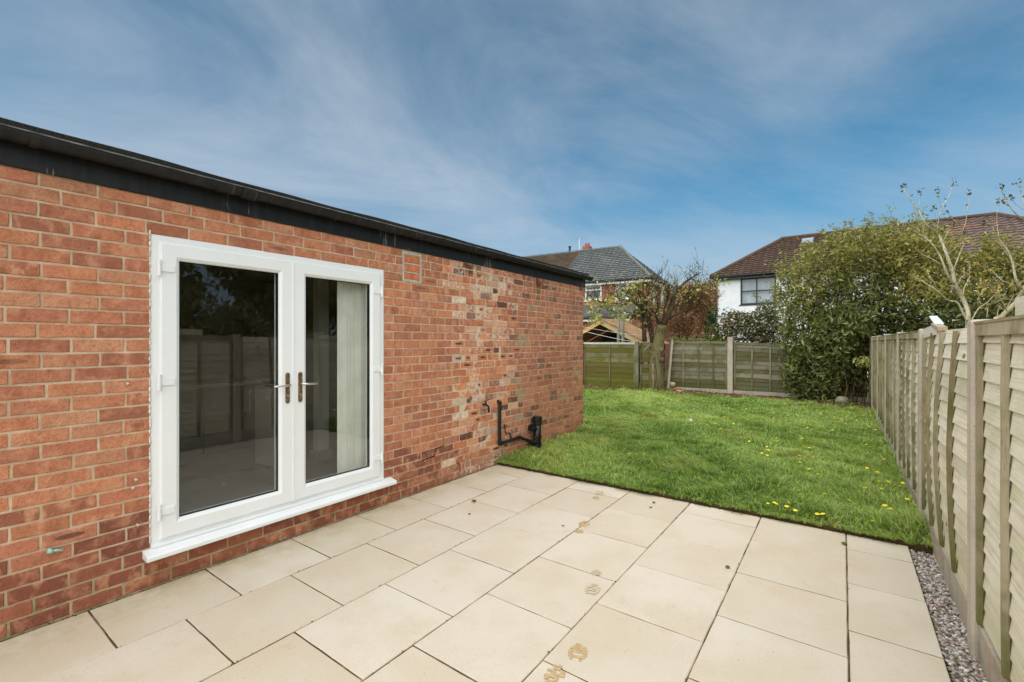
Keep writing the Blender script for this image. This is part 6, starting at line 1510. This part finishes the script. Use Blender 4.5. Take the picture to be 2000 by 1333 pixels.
fallen(-1.455, 4.227, 0.03, lin(84, 92, 50), 'small olive leaf lying just in front of the leaf nearest the lawn edge')
fallen(-0.64, 3.415, 0.04, lin(104, 90, 62), 'thin brown leaf on a slab joint right of the patio centre')
fallen(-1.909, 3.371, 0.024, lin(40, 40, 36), 'tiny black leaf on the patio beside a muddy boot print', 0.3)
fallen(0.012, 4.337, 0.05, lin(92, 104, 54), 'green brown leaf at the lawn end of the long right hand slab joint')

# broken bricks, stone, stakes, plastic scrap
def rubble(x, y, z, L, w_, h_, rz, col, label, name='broken_brick', cat='brick', tilt=0.1, sd=1):
    rr = random.Random(sd); b = MB(); n = 0
    vs = [(sx_ * L / 2 * rr.uniform(.8, 1.05), sy_ * w_ / 2 * rr.uniform(.8, 1.05), sz_ * h_ / 2 * rr.uniform(.8, 1.05)) for sz_ in (-1, 1) for (sx_, sy_) in ((-1, -1), (1, -1), (1, 1), (-1, 1))]
    M4 = Matrix.Translation((x, y, z)) @ Matrix.Rotation(rz, 4, 'Z') @ Matrix.Rotation(tilt, 4, 'X')
    b.add([tuple(M4 @ Vector(v)) for v in vs], [(0, 3, 2, 1), (4, 5, 6, 7), (0, 1, 5, 4), (1, 2, 6, 5), (2, 3, 7, 6), (3, 0, 4, 7)])
    o = b.build(name, simple('rubble', col, 0.9, 0.2, 0.3, 30, 0.6), bevel=0.012); tag(o, label, cat)
rubble(-4.05, 14.12, 0.10, 0.26, 0.13, 0.10, 0.3, lin(176, 100, 76), 'red broken brick lying at the foot of the back fence beside the tree', sd=2)
rubble(-4.22, 14.22, 0.26, 0.15, 0.11, 0.10, 0.9, lin(216, 190, 170), 'pale chunk of brick on top of the red broken brick', sd=3, tilt=0.3)
rubble(-3.93, 13.95, 0.07, 0.20, 0.10, 0.07, -0.2, lin(214, 196, 172), 'pale broken brick on the soil in front of the red one', sd=4)
sb_ = MB(); lump(sb_, (0.0, 13.5, 0.12), (0.14, 0.12, 0.12), 6, 12, 8); tag(sb_.build('stone', simple('pale_stone', lin(150, 142, 124), 0.9, 0.2, 0.35, 14, 0.6), smooth=True), 'pale rounded stone half hidden under the corner shrub', 'stone')
m = MB(); m.bar((-4.42, 13.72, -0.05), (-4.56, 13.80, 1.24), 0.10, 0.05); tag(m.build('stake', M_GBATTEN, bevel=0.006), 'stout mossy stake leaning on the tree trunk', 'stake', 'stakes by the tree')
m = MB(); m.bar((-4.63, 13.70, -0.05), (-4.68, 13.78, 0.90), 0.05, 0.03); tag(m.build('stake', M_BATTEN, bevel=0.004), 'thin short stake left of the stout mossy one', 'stake', 'stakes by the tree')
m = MB(); m.bar((-4.36, 14.2, 0.0), (-4.24, 14.26, 1.62), 0.10, 0.06); tag(m.build('stake', M_POST, bevel=0.006), 'grey leaning post between the tree and the dark fence panels', 'post', 'stakes by the tree')
m = MB(); m.bar((-5.12, 14.28, 1.30), (-4.78, 14.24, 1.60), 0.03, 0.02); tag(m.build('stick', M_PALE), 'pale stick lying diagonally across the broken fence panel', 'stick')
m = MB()
pts5 = [(-0.11, -0.025), (0.10, -0.03), (0.12, 0.02), (-0.10, 0.03)]
vs = [(0.575 + b_ * 1.0, 4.66 + a, 1.715 + (0.035 if a > 0 else -0.03) + 0.0 + c) for c in (0, 0.012) for a, b_ in pts5]
m.add(vs, [(0, 3, 2, 1), (4, 5, 6, 7), (0, 1, 5, 4), (1, 2, 6, 5), (2, 3, 7, 6), (3, 0, 4, 7)])
tag(m.build('plastic_scrap', simple('bluish_white_plastic', lin(214, 226, 230), 0.4, 0.4, 0.05, 10, 0), bevel=0.004), 'bluish white scrap of plastic propped on top of the bowed fence panel', 'scrap')
m = MB(); m.bar((0.556, 4.25, 1.648), (0.565, 4.62, 1.688), 0.05, 0.025); tag(m.build('broken_batten', m_wood('brown_broken', lin(140, 116, 86), lin(170, 146, 112), lin(120, 104, 70), 0.3)), 'splintered batten lying along the top of the bowed fence panel', 'batten')
